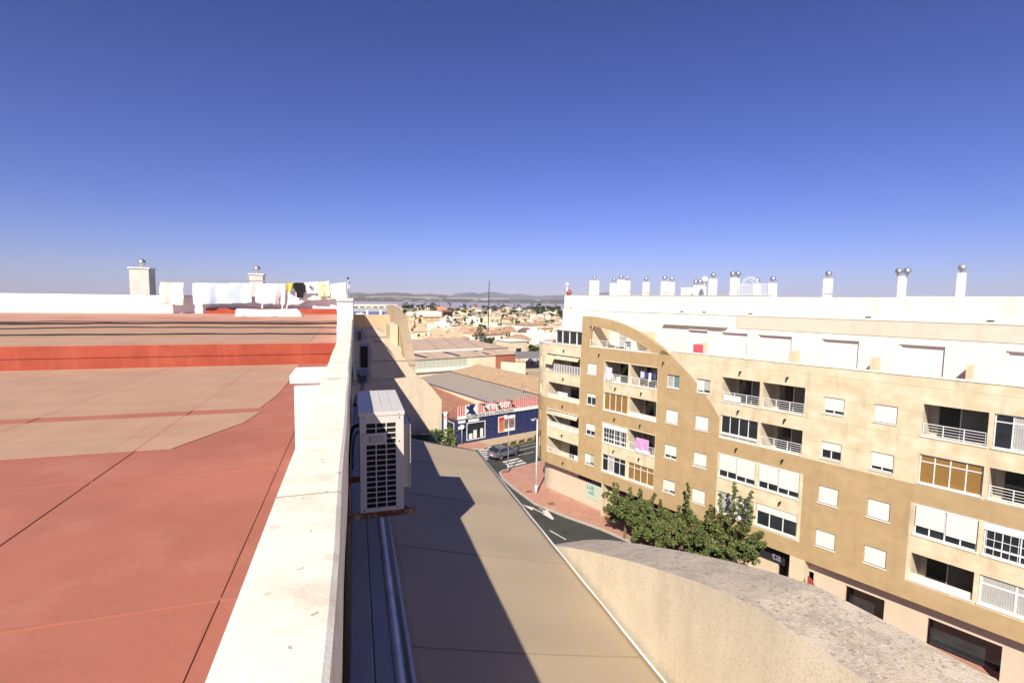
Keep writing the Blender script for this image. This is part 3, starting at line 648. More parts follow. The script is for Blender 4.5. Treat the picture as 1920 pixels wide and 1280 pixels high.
for k in range(4): mb.box(1.05, 2.0, 2.86, 2.89, 15.4+k*.45, 15.43+k*.45)
mb.build('window_grille', M['pvc'], g_)
for u in (5.0, 9.95, 16.7, 21.3, 25.6): MB().box(u, u+.12, 1.2 if u > 6 else .35, 2.78, 15.13, 16.35 if u > 6 else 16.9).build('terrace_partition', M['fcream'], apt)
MB().box(.0, .12, .4, 2.78, 15.13, 17.3).build('terrace_partition', M['fcream'], apt)
# terrace rails in the arch opening
def rail(s0, s1, z0, z1, parent, y=.06, bars=4, posts=3, fmx=None, name='railing', mt=None):
    f_ = fmx or fm; mb = MB(); n = 12 if s0 < SC0+.5 else 1
    for k in range(bars+1):
        z = z0+(z1-z0)*k/bars
        mb.tube([f_(s0+(s1-s0)*i/max(1, n), y, z) for i in range(n+1)], .022 if k in (0, bars) else .014, 6)
    for k in range(posts+1):
        u = s0+(s1-s0)*k/posts; mb.tube([f_(u, y, z0-.06), f_(u, y, z1)], .025, 6)
    return mb.build(name, mt or M['rail'], parent)
rail(.05, 3.9, 15.42, 15.98, apt, .12, 4, 4); rail(4.1, 6.2, 15.42, 15.90, apt, .12, 4, 2)
rail(-6.8, -5.0, 15.34, 15.62, apt, .1, 2, 6); 
# sunroom on the rounded corner
sr = MB(); sx0, sx1 = -5.0, -.98
za = 16.62
mb = MB(); mb.prism([(sx0-.35, .55, za), (sx1, .25, za-.03), (sx1, 2.8, za+.30), (pl-.05, 2.8, za+.30), (pl-.6, 5.5, za+.3), (sx0-.75, 5.5, za+.30), (sx0-.7, 1.6, za)], (0, 0, .10))
sroof = mb.build('sunroom_roof', M['fwhite'], apt)
mb = MB()
pts = [(sx1, .45), (-2.0, .5), (-3.0, .55), (-4.0, .6), (sx0, .75), (sx0-.35, 1.5), (sx0-.5, 2.4), (sx0-.55, 3.4)]
for (x, y) in pts: mb.box(x-.05, x+.05, y-.04, y+.04, 15.15, za+.02)
for a, b in zip(pts[:-1], pts[1:]):
    for z in (15.32, 16.52): mb.tube([(a[0], a[1], z), (b[0], b[1], z)], .035, 4)
mb.build('sunroom_frame', M['pvc'], apt)
mb = MB()
for a, b in zip(pts[:-1], pts[1:]): mb.add([(a[0], a[1]+.02, 15.2), (b[0], b[1]+.02, 15.2), (b[0], b[1]+.02, 16.6), (a[0], a[1]+.02, 16.6)], [(0, 1, 2, 3)])
mb.build('sunroom_glass', M['glass'], apt)
# recess interiors (one part each)
def interior(a, b, z0, z1, dep=1.85):
    f = MB(); y0 = .251; zf_ = z0-.75
    g = (lambda u, d, z: fm(u, d, z)) if a < SC0+.3 else (lambda u, d, z: (u, d, z))
    P = lambda u, y, z: g(u, y, z)
    mid = [a, b] if a > SC0+.3 else [a, SC0, b]
    A = mid
    for u0, u1 in zip(A[:-1], A[1:]):
        f.poly([P(u0, dep, zf_), P(u1, dep, zf_), P(u1, dep, z1), P(u0, dep, z1)])
        f.poly([P(u0, y0, zf_), P(u1, y0, zf_), P(u1, dep, zf_), P(u0, dep, zf_)])
        f.poly([P(u0, y0, z1), P(u0, dep, z1), P(u1, dep, z1), P(u1, y0, z1)])
    f.poly([P(a, y0, zf_), P(a, dep, zf_), P(a, dep, z1), P(a, y0, z1)])
    f.poly([P(b, y0, zf_), P(b, y0, z1), P(b, dep, z1), P(b, dep, zf_)])
    return f.build('balcony', M['int'], apt)
def win_panes(a, b, z0, z1, y, n, parent, name='window', frame=.06, transom=0, panes=('glass',), sill=True, ph=None):
    us_ = [a, b]; hl = []
    pw = (b-a)/n
    for k in range(n):
        x0, x1 = a+k*pw+frame*(1 if k == 0 else .5), a+(k+1)*pw-frame*(1 if k == n-1 else .5)
        if transom:
            hl.append((x0, x1, z0+frame, z1-transom-frame*.5)); hl.append((x0, x1, z1-transom+frame*.5, z1-frame))
        else: hl.append((x0, x1, z0+frame, z1-frame))
    f = gridwall([a, b]+[h for q_ in hl for h in q_[:2]], [z0, z1]+[h for q_ in hl for h in q_[2:]], holes_solid(hl), .05, lambda u, d, z: (u, y+d, z)).build(name, M['pvc'], parent)
    for k in range(n):
        m_ = M[panes[k % len(panes)]]
        MB().box(a+k*pw, a+(k+1)*pw, y+.02, y+.035, z0+.02, z1-.02).build('pane', m_, f)
    if sill: MB().box(a-.04, b+.04, -.05 if y < .3 else y-.06, y, z0-.06, z0).build('sill', M['fwhite'], f)
    return f
def shutter(a, b, z0, z1, y, parent, m_='shut'): return MB().box(a, b, y, y+.03, z0, z1).build('shutter', M[m_], parent)
# ordinary windows
for i, (a, b, z0, z1) in enumerate(wins):
    col_ = i % 5; row = i//5
    f = win_panes(a, b, z0, z1, .10, 2, apt, panes=('glass', 'glass'))
    frac = {(0, 0): 1, (1, 0): .35, (2, 0): .62, (3, 0): 0, (0, 1): 0, (1, 1): 1, (2, 1): .78, (3, 1): 0, (0, 2): 0, (1, 2): 1, (2, 2): .9, (3, 2): 1}.get((row, col_), random.choice((1, .5, .8)))
    if frac > 0: shutter(a+.04, b-.04, z1-(z1-z0)*frac+.02, z1-.01, .06, f)
    if (row, col_) == (0, 1):
        MB().box(a+.1, a+.5, .112, .118, z0+.05, z1-.1).build('curtain', M['curtain'], f); MB().box(a+.6, b-.08, .112, .118, z0+.05, z1-.1).build('curtain', M['teal'], f)
    if (row, col_) in ((0, 2), (3, 1), (3, 0)):
        MB().box(a+.08, a+.5, .108, .118, z0+.15, z1-.06).build('blind', M['shut'], f); MB().box(a+.6, b-.08, .108, .118, z0+.22, z1-.06).build('blind', mat('blind_grey', (.45, .46, .42), .8) if row == 0 or col_ == 0 else M['shut'], f)
for (a, b, z0, z1) in slits:
    x, y, _ = fm((a+b)/2, .18, 0)
    mb = MB(); mb.poly([fm(a, .2, z0), fm(b, .2, z0), fm(b, .2, z1), fm(a, .2, z1)]); mb.build('slit_window', M['shutgrey'], apt)
# balconies
def door(a, b, z0, z1, parent, y=1.80, m1='glass', m2='shutgrey'):
    w = (b-a); d = MB().box(a+.15*w, a+.5*w, y-.05, y, z0-.7, z1-.05).build('sliding_door', M[m1], parent)
    MB().box(a+.5*w, a+.95*w, y-.06, y, z0-.7, z1-.05).build('roller_blind', M[m2], d)
    MB().box(a+.49*w, a+.51*w, y-.09, y-.05, z0-.7, z1-.05).build('door_frame', M['pvc'], d)
levels = [L4, L3, L2, L1]
for li, (z0, z1) in enumerate(levels):
    for bi, (a, b) in enumerate(((1.86, 4.50), (4.70, 7.38), (12.82, 15.48), (15.66, 18.30), (24.2, 26.8), (27.0, 29.7))):
        itr = interior(a, b, z0, z1); door(a, b, z0, z1, itr)
        MB().box(a-.03, b+.03, -.04, .30, z0-.05, z0+.012).build('balcony_sill', M['fwhite'], itr)
        key = (li, bi)
        if key in ((0, 0), (0, 1), (0, 2), (0, 3), (0, 4), (1, 5), (2, 1), (1, 3)): rail(a+.05, b-.05, z0+.1, z0+.68, itr, .08, 4, 3)
        elif key in ((1, 1), (3, 4)): MB().box(a+.02, b-.02, .12, .16, z0+.012, z0+.35).build('balcony_panel', M['fwhite'], itr)
        elif key == (1, 0): win_panes(a+.02, b-.02, z0+.02, z1-.02, .10, 4, itr, 'glazing', .06, 0, ('bamboo',))
        elif key in ((2, 0), (2, 5)):
            g = win_panes(a+.02, b-.02, z0+.02, z1-.42, .10, 4, itr, 'glazing', .05, .0, ('glass',)); MB().box(a, b, .04, .18, z1-.42, z1-.01).build('shutter_box', M['pvc'], g)
            mb = MB()
            for k in range(9): mb.box(a+.1+k*.29, a+.12+k*.29, .075, .1, z0+.05, z1-.45)
            for z in (z0+.45, z0+.85): mb.box(a+.05, b-.05, .07, .1, z, z+.025)
            mb.box(a+.05, b-.05, .07, .11, z0+.38, z0+.46); mb.build('window_bars', M['pvc'], g)
        elif key in ((3, 0), (0, 5)): win_panes(a+.02, b-.02, z0+.02, z1-.02, .10, 4, itr, 'glazing', .05, .38, ('glass', 'curtain', 'glass', 'glass'))
        elif key in ((3, 1), (1, 4)): win_panes(a+.02, b-.02, z0+.02, z1-.02, .10, 4, itr, 'glazing', .05, .38, ('bamboo',))
        elif key == (1, 2):
            win_panes(a+.02, b-.02, z0+.32, z1-.02, .10, 4, itr, 'glazing', .05, 0, ('glass', 'glass')); rail(a+.05, b-.05, z0+.05, z0+.30, itr, .04, 2, 4)
            MB().box(a+.02, b-.02, .14, .16, z0+.012, z0+.32).build('balcony_panel', M['fwhite'], itr)
        elif key in ((2, 2), (2, 3), (2, 4)):
            g = win_panes(a+.02, b-.02, z0+.02, z1-.02, .10, 4, itr, 'glazing', .06, 0, ('glass',))
            shutter(a+.05, (a+b)/2-.04, z0+.52, z1-.12, .05, g); shutter((a+b)/2+.04, b-.05, z0+.42, z1-.12, .05, g)
            MB().box(a, b, .03, .12, z1-.12, z1-.01).build('shutter_box', M['pvc'], g)
        elif key in ((3, 2), (3, 5)): win_panes(a+.02, b-.02, z0+.02, z1-.02, .10, 2, itr, 'glazing', .08, .42, ('curtain', 'curtain'))
        elif key == (3, 3):
            g = win_panes(a+.02, b-.02, z0+.02, z1-.02, .10, 3, itr, 'glazing', .06, 0, ('glass',)); shutter(a+.05, b-.05, z1-.5, z1-.03, .05, g)
    a, b = -5.35, -1.05; itr = interior(a, b, z0, z1-.05); door(a+1, b, z0, z1, itr)
    if li == 0: rail(a+.1, b-.05, z0+.08, z0+.80, itr, .06, 9, 12)
    elif li == 1: MB().box(a+.02, b-.02, .10, .13, z0, z0+.42).build('glass_panel', mat('frosted_glass', (.62, .62, .55), .2, .08, 2), itr); 
    elif li == 2: MB().box(a+.02, b-.02, .08, .12, z0, z0+.52).build('cloth_panel', mat('pale_screen', (.72, .69, .6), .8, .1, 4), itr); rail(a+.1, b-.05, z0+.1, z0+.55, itr, .03, 3, 4)
    else: rail(a+.1, b-.05, z0+.05, z0+.42, itr, .06, 2, 5)
# striped awnings of the corner flat
a_ = empty('balcony_awning', 'striped cream and brown awning over the top corner balcony', 'awning', P0, rzF)
MB().add([(-5.5, -.02, 14.15), (-4.4, -.02, 14.12), (-4.4, -.42, 13.22), (-5.5, -.42, 13.25)], [(0, 1, 2, 3)]).build('dropped_panel', M['canvas'], a_, solid=.02)
MB().add([(-4.3, -.02, 14.15), (-1.1, -.02, 14.15), (-1.1, -.32, 13.82), (-4.3, -.32, 13.82)], [(0, 1, 2, 3)]).build('valance', M['canvas'], a_, solid=.02)
MB().box(-5.5, -1.08, -.06, .02, 14.13, 14.22).build('roller', M['dark'], a_)
a_ = empty('balcony_awning', 'rolled-up pale awning above the third corner balcony down', 'awning', P0, rzF)
MB().tube([(-5.3, -.14, 8.50), (-1.1, -.14, 8.52)], .09, 10).build('roller', M['fwhite'], a_, True)
MB().add([(-5.3, -.2, 8.45), (-1.1, -.2, 8.47), (-1.1, -.24, 8.25), (-5.3, -.24, 8.23)], [(0, 1, 2, 3)]).build('valance', M['canvas'], a_, solid=.02)
# wall lamps
FM4 = Matrix.Translation(P0)@Matrix.Rotation(rzF, 4, 'Z')
def lampat(u, z):
    mb = MB(); x, y, _ = fm(u, 0, 0)
    mb.box(x-.03, x+.09, y-.16, y, z-.02, z+.03); mb.tube([(x+.03, y-.12, z-.02), (x+.01, y-.15, z-.17)], .05, 8)
    return mb.build('wall_lamp', M['dark'], apt)
for z in (14.75, 12.0, 9.3, 6.45):
    for u in (-3.2, 1.25 if z > 14 else 3.2, 7.9 if z > 14 else 5.9, 14.1, 17.2): lampat(u, z)
lampat(-3.0, 3.75); lampat(6.1, 3.9)
# drainpipe seams etc. on the facade: scuppers
# ground floor
mb = MB()
gw = .80
gh = [(3.2, 5.0, 0.0, 2.35), (5.6, 7.6, .9, 2.3), (8.2, 9.6, 0, 2.35), (17.0, 19.2, .0, 2.2), (21, 23, .0, 2.2), (25, 28, .3, 2.2)]
gridwall([UL+8, UL+14]+[SC0-RC*PI/2*i/18 for i in range(19)]+[30.4]+[h for q_ in gh for h in q_[:2]], [0, ZB-.02]+[h for q_ in gh for h in q_[2:]], holes_solid(gh), .2, lambda u, d, z: fm(u, d+gw, z)).build('ground_floor_wall', mat('shop_plaster', (.58, .48, .36), .85, .04, 2), apt)
for (a, b, z0, z1) in gh:
    MB().box(a, b, gw+.9, gw+.93, z0, z1).build('shop_window', M['glass'] if b != 7.6 else M['mint'], apt)
MB().box(1.95, 2.08, -.02, gw+.1, 0, ZB).build('column', M['fcream'], apt)
MB().box(10.4, 10.9, 0, gw+.1, 0, ZB).build('column', M['fcream'], apt)
MB().box(18.0, 18.9, 0, gw+.1, 0, ZB).build('column', M['fcream'], apt)
fs_ = MB(); fs_.box(-1.6, 12.5, gw-.06, gw-.002, 2.45, 3.08); fas = fs_.build('shop_fascia', mat('fascia_navy', (.018, .022, .05), .6), apt)
Tt = lambda s, y, z: Matrix.Translation((s, y, z))@Matrix.Rotation(PI/2, 4, 'X')
lt = mat('fascia_letter', (.22, .23, .30), .5)
text('ibermutuamur', .62, lt, fas, 'fascia_letters', Tt(.1, gw-.085, 2.55), .01, .008)
text('e:ID  mutua', .62, lt, fas, 'fascia_letters', Tt(5.6, gw-.085, 2.55), .01, .008)
sg = MB().box(-.55, 1.0, gw-.05, gw-.003, .95, 2.35).build('window_sign', M['mint'], apt)
dk = mat('sign_ink', (.10, .16, .16), .6)
text('LU8', .5, dk, sg, 'sign_letters', Tt(-.45, gw-.07, 1.80), .006, .0); text('vaID', .42, dk, sg, 'sign_letters', Tt(-.3, gw-.07, 1.35), .006, 0)
fs2 = MB().box(15.2, 18.0, gw-.08, gw-.01, 1.9, 2.9).build('shop_fascia', M['dark'], apt)
text('ta', .8, lt, fs2, 'fascia_letters', Tt(16.6, gw-.11, 2.1), .01, .01)
# red umbrella/flag sign and white notice on the dark shopfront
sp = P0+Vector((math.sin(PHI), -math.cos(PHI), 0))*19.3+Vector((-math.cos(PHI), -math.sin(PHI), 0))*.5
t = empty('projecting_sign', 'red fan-shaped projecting sign on the dark shopfront at lower right', 'sign', sp+Vector((0, 0, 2.0)), rzF)
mb = MB(); mb.prism([(0, 0, -.4), (.0, 0, .45), (.22, 0, .3), (.38, 0, .05), (.3, 0, -.3)], (0, .12, 0)); mb.build('sign_face', mat('red_sign', (.33, .06, .05), .6), t)
MB().tube([(.3, .05, -.1), (1.3, .3, -.25)], .02, 6).build('arm', M['steel'], t)
# things on roof: chimneys
def roof_pt(px, py, dep): s, z = fp(px, py, dep); return s, z
def chim(px0, px1, pyt, dep, n, cap='ball', ledge=False, lab=''):
    s0, z1 = fp(px0, pyt, dep); s1, _ = fp(px1, pyt, dep)
    w = (s1-s0)/3.1; o = P0+Vector((math.sin(PHI), -math.cos(PHI), 0))*((s0+s1)/2)+Vector((math.cos(PHI), math.sin(PHI), 0))*(dep+w); o.z = 18.62
    t = empty('chimney', lab, 'chimney', o, rzF, 'chimneys on the apartment roof')
    h_ = z1-18.62
    MB().box(-w, w, -w, w, 0, h_).build('shaft', M['white'], t, bevel=.015)
    if ledge: MB().box(-w-.03, w+.03, -w-.03, w+.03, h_-1.05, h_-.98).build('ledge', M['stone'], t)
    mb = MB()
    for k in range(n): turbine(mb, ((k-(n-1)/2)*.42, 0, h_), .19)
    mb.build('turbine', M['chrome'] if cap == 'ball' else M['steel'], t, True)
R_ = 6.0
CH = [(1103, 1118, 526, R_, 1, 'ball', False, 'leftmost tall white chimney with a round turbine on the roof'),
 (1141, 1155, 531, R_, 1, 'ball', False, 'lower white chimney attached left of the taller one'),
 (1155, 1168, 525, R_, 1, 'ball', False, 'taller white chimney in the cluster of three'),
 (1168.5, 1179, 526.5, R_, 1, 'dark', True, 'white chimney with dark cap at the right of the cluster of three'),
 (1203, 1215, 529, R_, 1, 'ball', True, 'single white chimney with a ledge right of the cluster of three'),
 (1237, 1250, 527.5, R_, 1, 'ball', True, 'left one of the pair of slim chimneys with a round turbine'),
 (1252, 1263, 529, R_, 1, 'dark', True, 'right one of the pair of slim chimneys with a dark cap'),
 (1273, 1296, 539, R_+1, 0, 'ball', False, 'low stained block between the pair and the group of turbines'),
 (1296, 1320, 535, R_, 3, 'ball', False, 'wide low chimney carrying three turbines beside the globe lamp'),
 (1326, 1342.5, 523, R_-2, 1, 'ball', False, 'broad white chimney right of the globe lamp'),
 (1366, 1385, 521, 3.3, 2, 'ball', False, 'tallest chimney flush with the front wall carrying two turbines'),
 (1410, 1425, 533, R_-1, 1, 'ball', False, 'white chimney behind the arched garden gate railing'),
 (1437, 1456, 531, 4, 1, 'ball', False, 'white chimney right of the arched railing'),
 (1540, 1562, 522, 4, 1, 'ball', True, 'white chimney with a ledge farther right on the roof'),
 (1680, 1702, 518, 4, 2, 'ball', False, 'white chimney with two turbines near the right end'),
 (1790, 1815, 512, 4, 1, 'dark', False, 'white chimney with a dark cap at the right end')]
for c in CH: chim(*c)
def roofobj(px, py, dep):
    s, z = fp(px, py, dep); o = P0+Vector((math.sin(PHI), -math.cos(PHI), 0))*s+Vector((math.cos(PHI), math.sin(PHI), 0))*dep; o.z = z; return o
for (px, pyb, r, dep, lab) in ((1063, 553, .19, 3.1, 'white globe lamp on a post at the left corner of the roof'), (1320, 553, .27, 5, 'large white globe lamp between the chimneys')):
    o = roofobj(px, pyb, dep); t = empty('globe_lamp', lab, 'lamp', o, 0, 'globe lamps on the apartment roof'); top = fp(px, 533 if r < .2 else 524, dep)[1]-o.z
    MB().tube([(0, 0, -.3), (0, 0, top-.1)], .045, 8).build('post', M['pvc'], t, True); MB().sphere((0, 0, top), r).build('globe', mat('opal_globe', (.82, .82, .82), .3), t, True)
o = roofobj(1067, 553, 3.1); mb = MB(); mb.lathe([(.01, -.02), (.16, -.02), (.26, .15), (.27, .3), (.18, .45), (.07, .52), (.06, .62), (.01, .63)], (0, 0, 0), 18)
tag(mb.build('jar', M['skin'], None, True, o), 'round terracotta jar beside the globe lamp on the roof corner', 'jar')
# arched railing
o = P0; t = empty('roof_railing', 'white railing with a round arched gate on the roof at the right', 'railing', P0, rzF)
s0, zb_ = fp(1385, 556, 3.2); s1, _ = fp(1438, 557, 3.2); zt = fp(1390, 533, 3.2)[1]; zb_ = 19.9
mb = MB(); n = 30
for k in range(n+1):
    u = s0+(s1-s0)*k/n; mb.tube([(u, 3.1, zb_-.1), (u, 3.1, zt)], .012, 5)
mb.tube([(s0, 3.1, zt), (s1, 3.1, zt)], .02, 5); mb.tube([(s0, 3.1, zb_), (s1, 3.1, zb_)], .02, 5); mb.build('bars', M['rail'], t)
cx = s0+(s1-s0)*.42; mb = MB()
for rr_ in (.35, .52, .62): mb.tube([(cx+rr_*math.cos(PI*i/14), 3.08, zt-.12+rr_*math.sin(PI*i/14)) for i in range(15)], .02, 5)
for i in range(1, 14): mb.tube([(cx+.52*math.cos(PI*i/14), 3.08, zt-.12+.52*math.sin(PI*i/14)), (cx+.72*math.cos(PI*i/14), 3.08, zt-.12+.72*math.sin(PI*i/14))], .012, 4)
mb.build('gate_arch', M['rail'], t)
# laundry and furniture on balconies
def fcloth(name, s0, s1, z0, z1, y, mt, label, amp=.03, fr=14, seed=0, cat='laundry'):
    mb = MB(); nx_, nz_ = 20, 14; vs = []
    for j in range(nz_+1):
        for i in range(nx_+1):
            x = (s1-s0)*i/nx_; z = (z1-z0)*j/nz_
            vs.append((x, amp*math.sin(x*fr+seed)*(1.2-j/nz_)+.02*noise.noise(Vector((x*3, z*3, seed))), z+.02*math.sin(x*9+seed)*(1-j/nz_)))
    mb.add(vs, [(j*(nx_+1)+i, j*(nx_+1)+i+1, (j+1)*(nx_+1)+i+1, (j+1)*(nx_+1)+i) for j in range(nz_) for i in range(nx_)])
    o = mb.build(name, mt, None, True, FM4@Vector((s0, y, z0)), solid=.01); o.rotation_euler = (0, 0, rzF)
    return tag(o, label, cat, 'laundry drying on the balconies')
fcloth('towel', 5.55, 6.85, 7.25, 8.2, -.06, fab('pink_towel', (.62, .34, .62)), 'lilac towel hanging over the balcony rail on the second floor', .02, 9)
fcloth('sheet', 5.5, 7.0, 7.0, 7.3, -.08, fab('white_a', (.8, .76, .8)), 'white sheet hanging just below the lilac towel', .02, 8, 2)
fcloth('sheet', 1.98, 2.75, 12.55, 13.7, .0, fab('white_b', (.74, .68, .78)), 'white sheet hanging at the left of the top balcony', .05, 12, 1)
fcloth('towel', 3.25, 3.65, 12.5, 13.0, -.0, fab('white_c', (.8, .78, .76)), 'small white towel over the rail of the top balcony', .03, 16, 3)
fcloth('shirt', 5.35, 5.75, 13.15, 13.75, .55, fab('pale_blue', (.5, .58, .75)), 'pale blue shirt drying in the second top balcony', .03, 14, 4)
fcloth('shirt', 5.85, 6.15, 13.2, 13.75, .55, fab('navy_c', (.05, .05, .2)), 'navy shirt drying in the second top balcony', .03, 14, 5)
fcloth('cloth', 6.2, 6.45, 12.9, 13.65, .5, fab('white_d', (.78, .76, .74)), 'white cloth drying right of the navy shirt', .03, 16, 6)
fcloth('shirt', 6.5, 6.85, 13.2, 13.7, .55, fab('navy_e', (.07, .07, .22)), 'dark blue shirt right of the white cloth in the top balcony', .03, 14, 7)
fcloth('towel', 10.15, 10.95, 15.70, 16.35, .45, fab('red_c', (.60, .08, .12)), 'red cloth hanging on the penthouse terrace', .015, 10, 1)
fcloth('cloth', 11.0, 11.4, 15.70, 16.0, .45, fab('pink_c', (.75, .5, .5)), 'small pink cloth beside the red one on the penthouse terrace', .02, 20, 1)
fcloth('sheet', -4.3, -2.9, 9.9, 10.55, .3, fab('white_f', (.8, .78, .72)), 'white sheet piled on the corner balcony below the lattice rail', .06, 9, 3)
fcloth('sheet', 12.9, 14.2, 12.55, 12.95, .02, fab('white_g', (.8, .77, .68)), 'white board leaning behind the rail of the right top balcony', .01, 9, 3)
def plastic_chair(s, z, y, label, rot=0):
    t = empty('garden_chair', label, 'chair', FM4@Vector((s, y, z)), rzF+rot, 'white garden chairs on the balconies')
    MB().box(-.22, .22, -.22, .22, .40, .44).build('seat', M['pvc'], t, bevel=.01)
    MB().box(-.22, .22, .20, .24, .44, .85).build('backrest', M['pvc'], t, bevel=.01)
    for a in (-1, 1):
        for b in (-1, 1): MB().box(a*.2-.02, a*.2+.02, b*.2-.02, b*.2+.02, 0, .4).build('leg', M['pvc'], t)
plastic_chair(-2.2, L1[0]-.74, .7, 'white garden chair on the lowest corner balcony')
plastic_chair(-1.7, L2[0]-.74, .6, 'white garden chair on the second lowest corner balcony', .5)
plastic_chair(3.4, 15.14, 1.2, 'white garden chair behind the rail inside the arch', .4)

# ================================================================== STREET
def sheet(name, pts, z, mt, th=.0, kind='structure'):
    mb = MB()
    if th: mb.prism([(x, y, 0) for x, y in pts], (0, 0, z))
    else: mb.poly([(x, y, z) for x, y in pts])
    return tag(mb.build(name, mt), kind=kind)
sheet('ground', [(-6000, -400), (14000, -400), (14000, 16000), (-6000, 16000)], -.02, M['ground'])
sheet('road', [(3, -30), (40, -30), (30, 5), (25, 62), (120, 100), (115, 125), (24, 67), (-4, 58), (-30, 50), (-30, 40), (3, 52)], .0, M['asphalt'])
kerb = [(42, -14), (31.5, 8), (26.2, 22), (22.9, 30.5), (19.85, 37.18), (17.96, 40.22), (16.18, 43.79), (15.43, 48.24), (15.15, 51.0), (15.33, 52.9), (15.9, 53.55), (17.59, 54.09), (21.52, 55.53), (60, 70)]
far_ = [(64, 60), (64, -10)]
def rgt(pts, d):
    out = []
    for i, p in enumerate(pts):
        a = Vector(pts[max(i-1, 0)]); b = Vector(pts[min(i+1, len(pts)-1)]); t_ = (b-a).normalized(); out.append((p[0]+t_.y*d, p[1]-t_.x*d))
    return out
ins = rgt(kerb, .18)
sheet('pavement', ins+far_, .14, M['brickpave'], .14)
mb = MB()
for i in range(len(kerb)-1):
    a, b, c, d = kerb[i], kerb[i+1], ins[i+1], ins[i]
    mb.add([(*a, 0), (*b, 0), (*c, 0), (*d, 0), (*a, .13), (*b, .13), (*c, .13), (*d, .13)], [(4, 5, 6, 7), (0, 1, 5, 4), (0, 4, 7, 3), (1, 2, 6, 5)])
tag(mb.build('kerb', M['kerb']), kind='structure')
# shop side pavement
sk = [tuple(atz(*p, 0)[:2]) for p in [(868, 842), (907, 847), (915, 838), (1007, 818)]]
sk = [(10.5, 60.8), (13.4, 62.3), (15.9, 62.2), (17.2, 63.4), (24.86, 66.23), (60, 80)]
sheet('pavement', sk+[(60, 84), (26.2, 70), (12.9, 65.0), (8, 64)], .12, M['pave'], .12)
sheet('pavement', [(10.6, 60.95), (13.4, 62.5), (15.9, 62.4), (17.0, 63.6), (15.8, 66.2), (12.9, 65.1), (9, 64)], .124, M['brickpave'], 0)
# road markings
mb = MB()
def bar(a, b, w, z=.004):
    a = Vector(a); b = Vector(b); t_ = (b-a).normalized(); n = Vector((-t_.y, t_.x))*w/2
    mb.poly([(*(a-n), z), (*(b-n), z), (*(b+n), z), (*(a+n), z)])
def pb(p, q_, w): bar(atz(*p)[:2], atz(*q_)[:2], w)
for k in range(6):   # zebra by the shop
    o0 = Vector((15.3, 62.3))+Vector((-.35, -.95))*k*1.05*.95
    bar(o0-Vector((1.1, -.1)), o0+Vector((1.9, .75)), .48)
for k in range(3):
    o0 = Vector((16.2, 54.6))+Vector((-.1, .85))*k*1.0+Vector((.9, .2))
    bar(o0, o0+Vector((2.4, .95)), .45)
pb((1031, 994), (1061, 1011), .12); pb((1080, 1025), (1130, 1052), .12)
bar((19.3, 60.2), (30, 64.6), .12); bar((19.5, 58.6), (22, 59.5), .12); bar((21, 62.2), (27, 64.6), .10)
# arrow
A = [atz(*p)[:2] for p in ((979, 945), (1003, 952), (997, 956))]
mb.poly([(*p, .004) for p in A]); pb((1000, 953), (1020, 962), .14)
mb.poly([(*atz(*p)[:2], .004) for p in ((1018, 957), (1026, 955), (1039, 972), (1036, 974), (1024, 967), (1017, 963))])
pb((1010, 952), (1022, 957), .10)
tag(mb.build('road_marking', M['paint']), kind='structure')
mb = MB()
for k in range(7):
    o0 = Vector((18.2, 62.6))+Vector((.93, .37))*k*1.5; bar(o0, o0+Vector((.15, 1.3))+Vector((.5, 0)), .35)
bar((17.8, 62.0), (26, 65.3), .14); tag(mb.build('road_marking', M['ypaint']), kind='structure')
mb = MB()
for (px, py) in ((946, 884), (992, 921), (1034, 944)):
    p = atz(px, py, .14); mb.box(p.x-.3, p.x+.3, p.y-.25, p.y+.25, .141, .147)
tag(mb.build('drain_cover', M['rust']), kind='structure')
# street lamps
def street_lamp(base, h_, arm, r, label, mt):
    t = empty('street_lamp', label, 'street lamp', base, 0, 'street lamps at the corner')
    MB().tube([(0, 0, 0), (0, 0, h_)], r, 10, r2=r*.6).build('pole', mt, t, True)
    MB().tube([(0, 0, 0), (0, 0, .9)], r*1.35, 10).build('pole_base', mt, t, True)
    MB().tube([(0, 0, h_), (arm*.5, -.02, h_+.10), (arm, -.05, h_+.05)], .035, 6).build('arm', mt, t, True)
    mb = MB(); mb.lathe([(.02, .10), (.16, .08), (.24, 0), (.22, -.06), (.02, -.1)], (arm*1.1, -.05, h_), 12); mb.build('lamp_head', M['steelpale'] if arm < 0 and r < .08 else M['steel'], t, True)
street_lamp((16.35, 52.66, .14), 6.45, -.35, .07, 'slim grey street lamp at the pavement corner by the zebra crossing', M['steel'])
street_lamp((17.2, 45.83, .14), 7.6, -.45, .10, 'thick white street lamp in front of the rounded building corner', M['steelpale'])
def roadsign(px, py, hh, label):
    b = atz(px, py, .13); t = empty('road_sign', label, 'road sign', b)
    MB().tube([(0, 0, 0), (0, 0, hh)], .035, 8).build('post', M['steelpale'], t, True)
    MB().tube([(0, -.05, hh-.3), (0, -.02, hh-.3)], .32, 20).build('plate', M['steelpale'], t)
roadsign(866, 833, 2.7, 'round grey-backed road sign on a post before the blue shop')
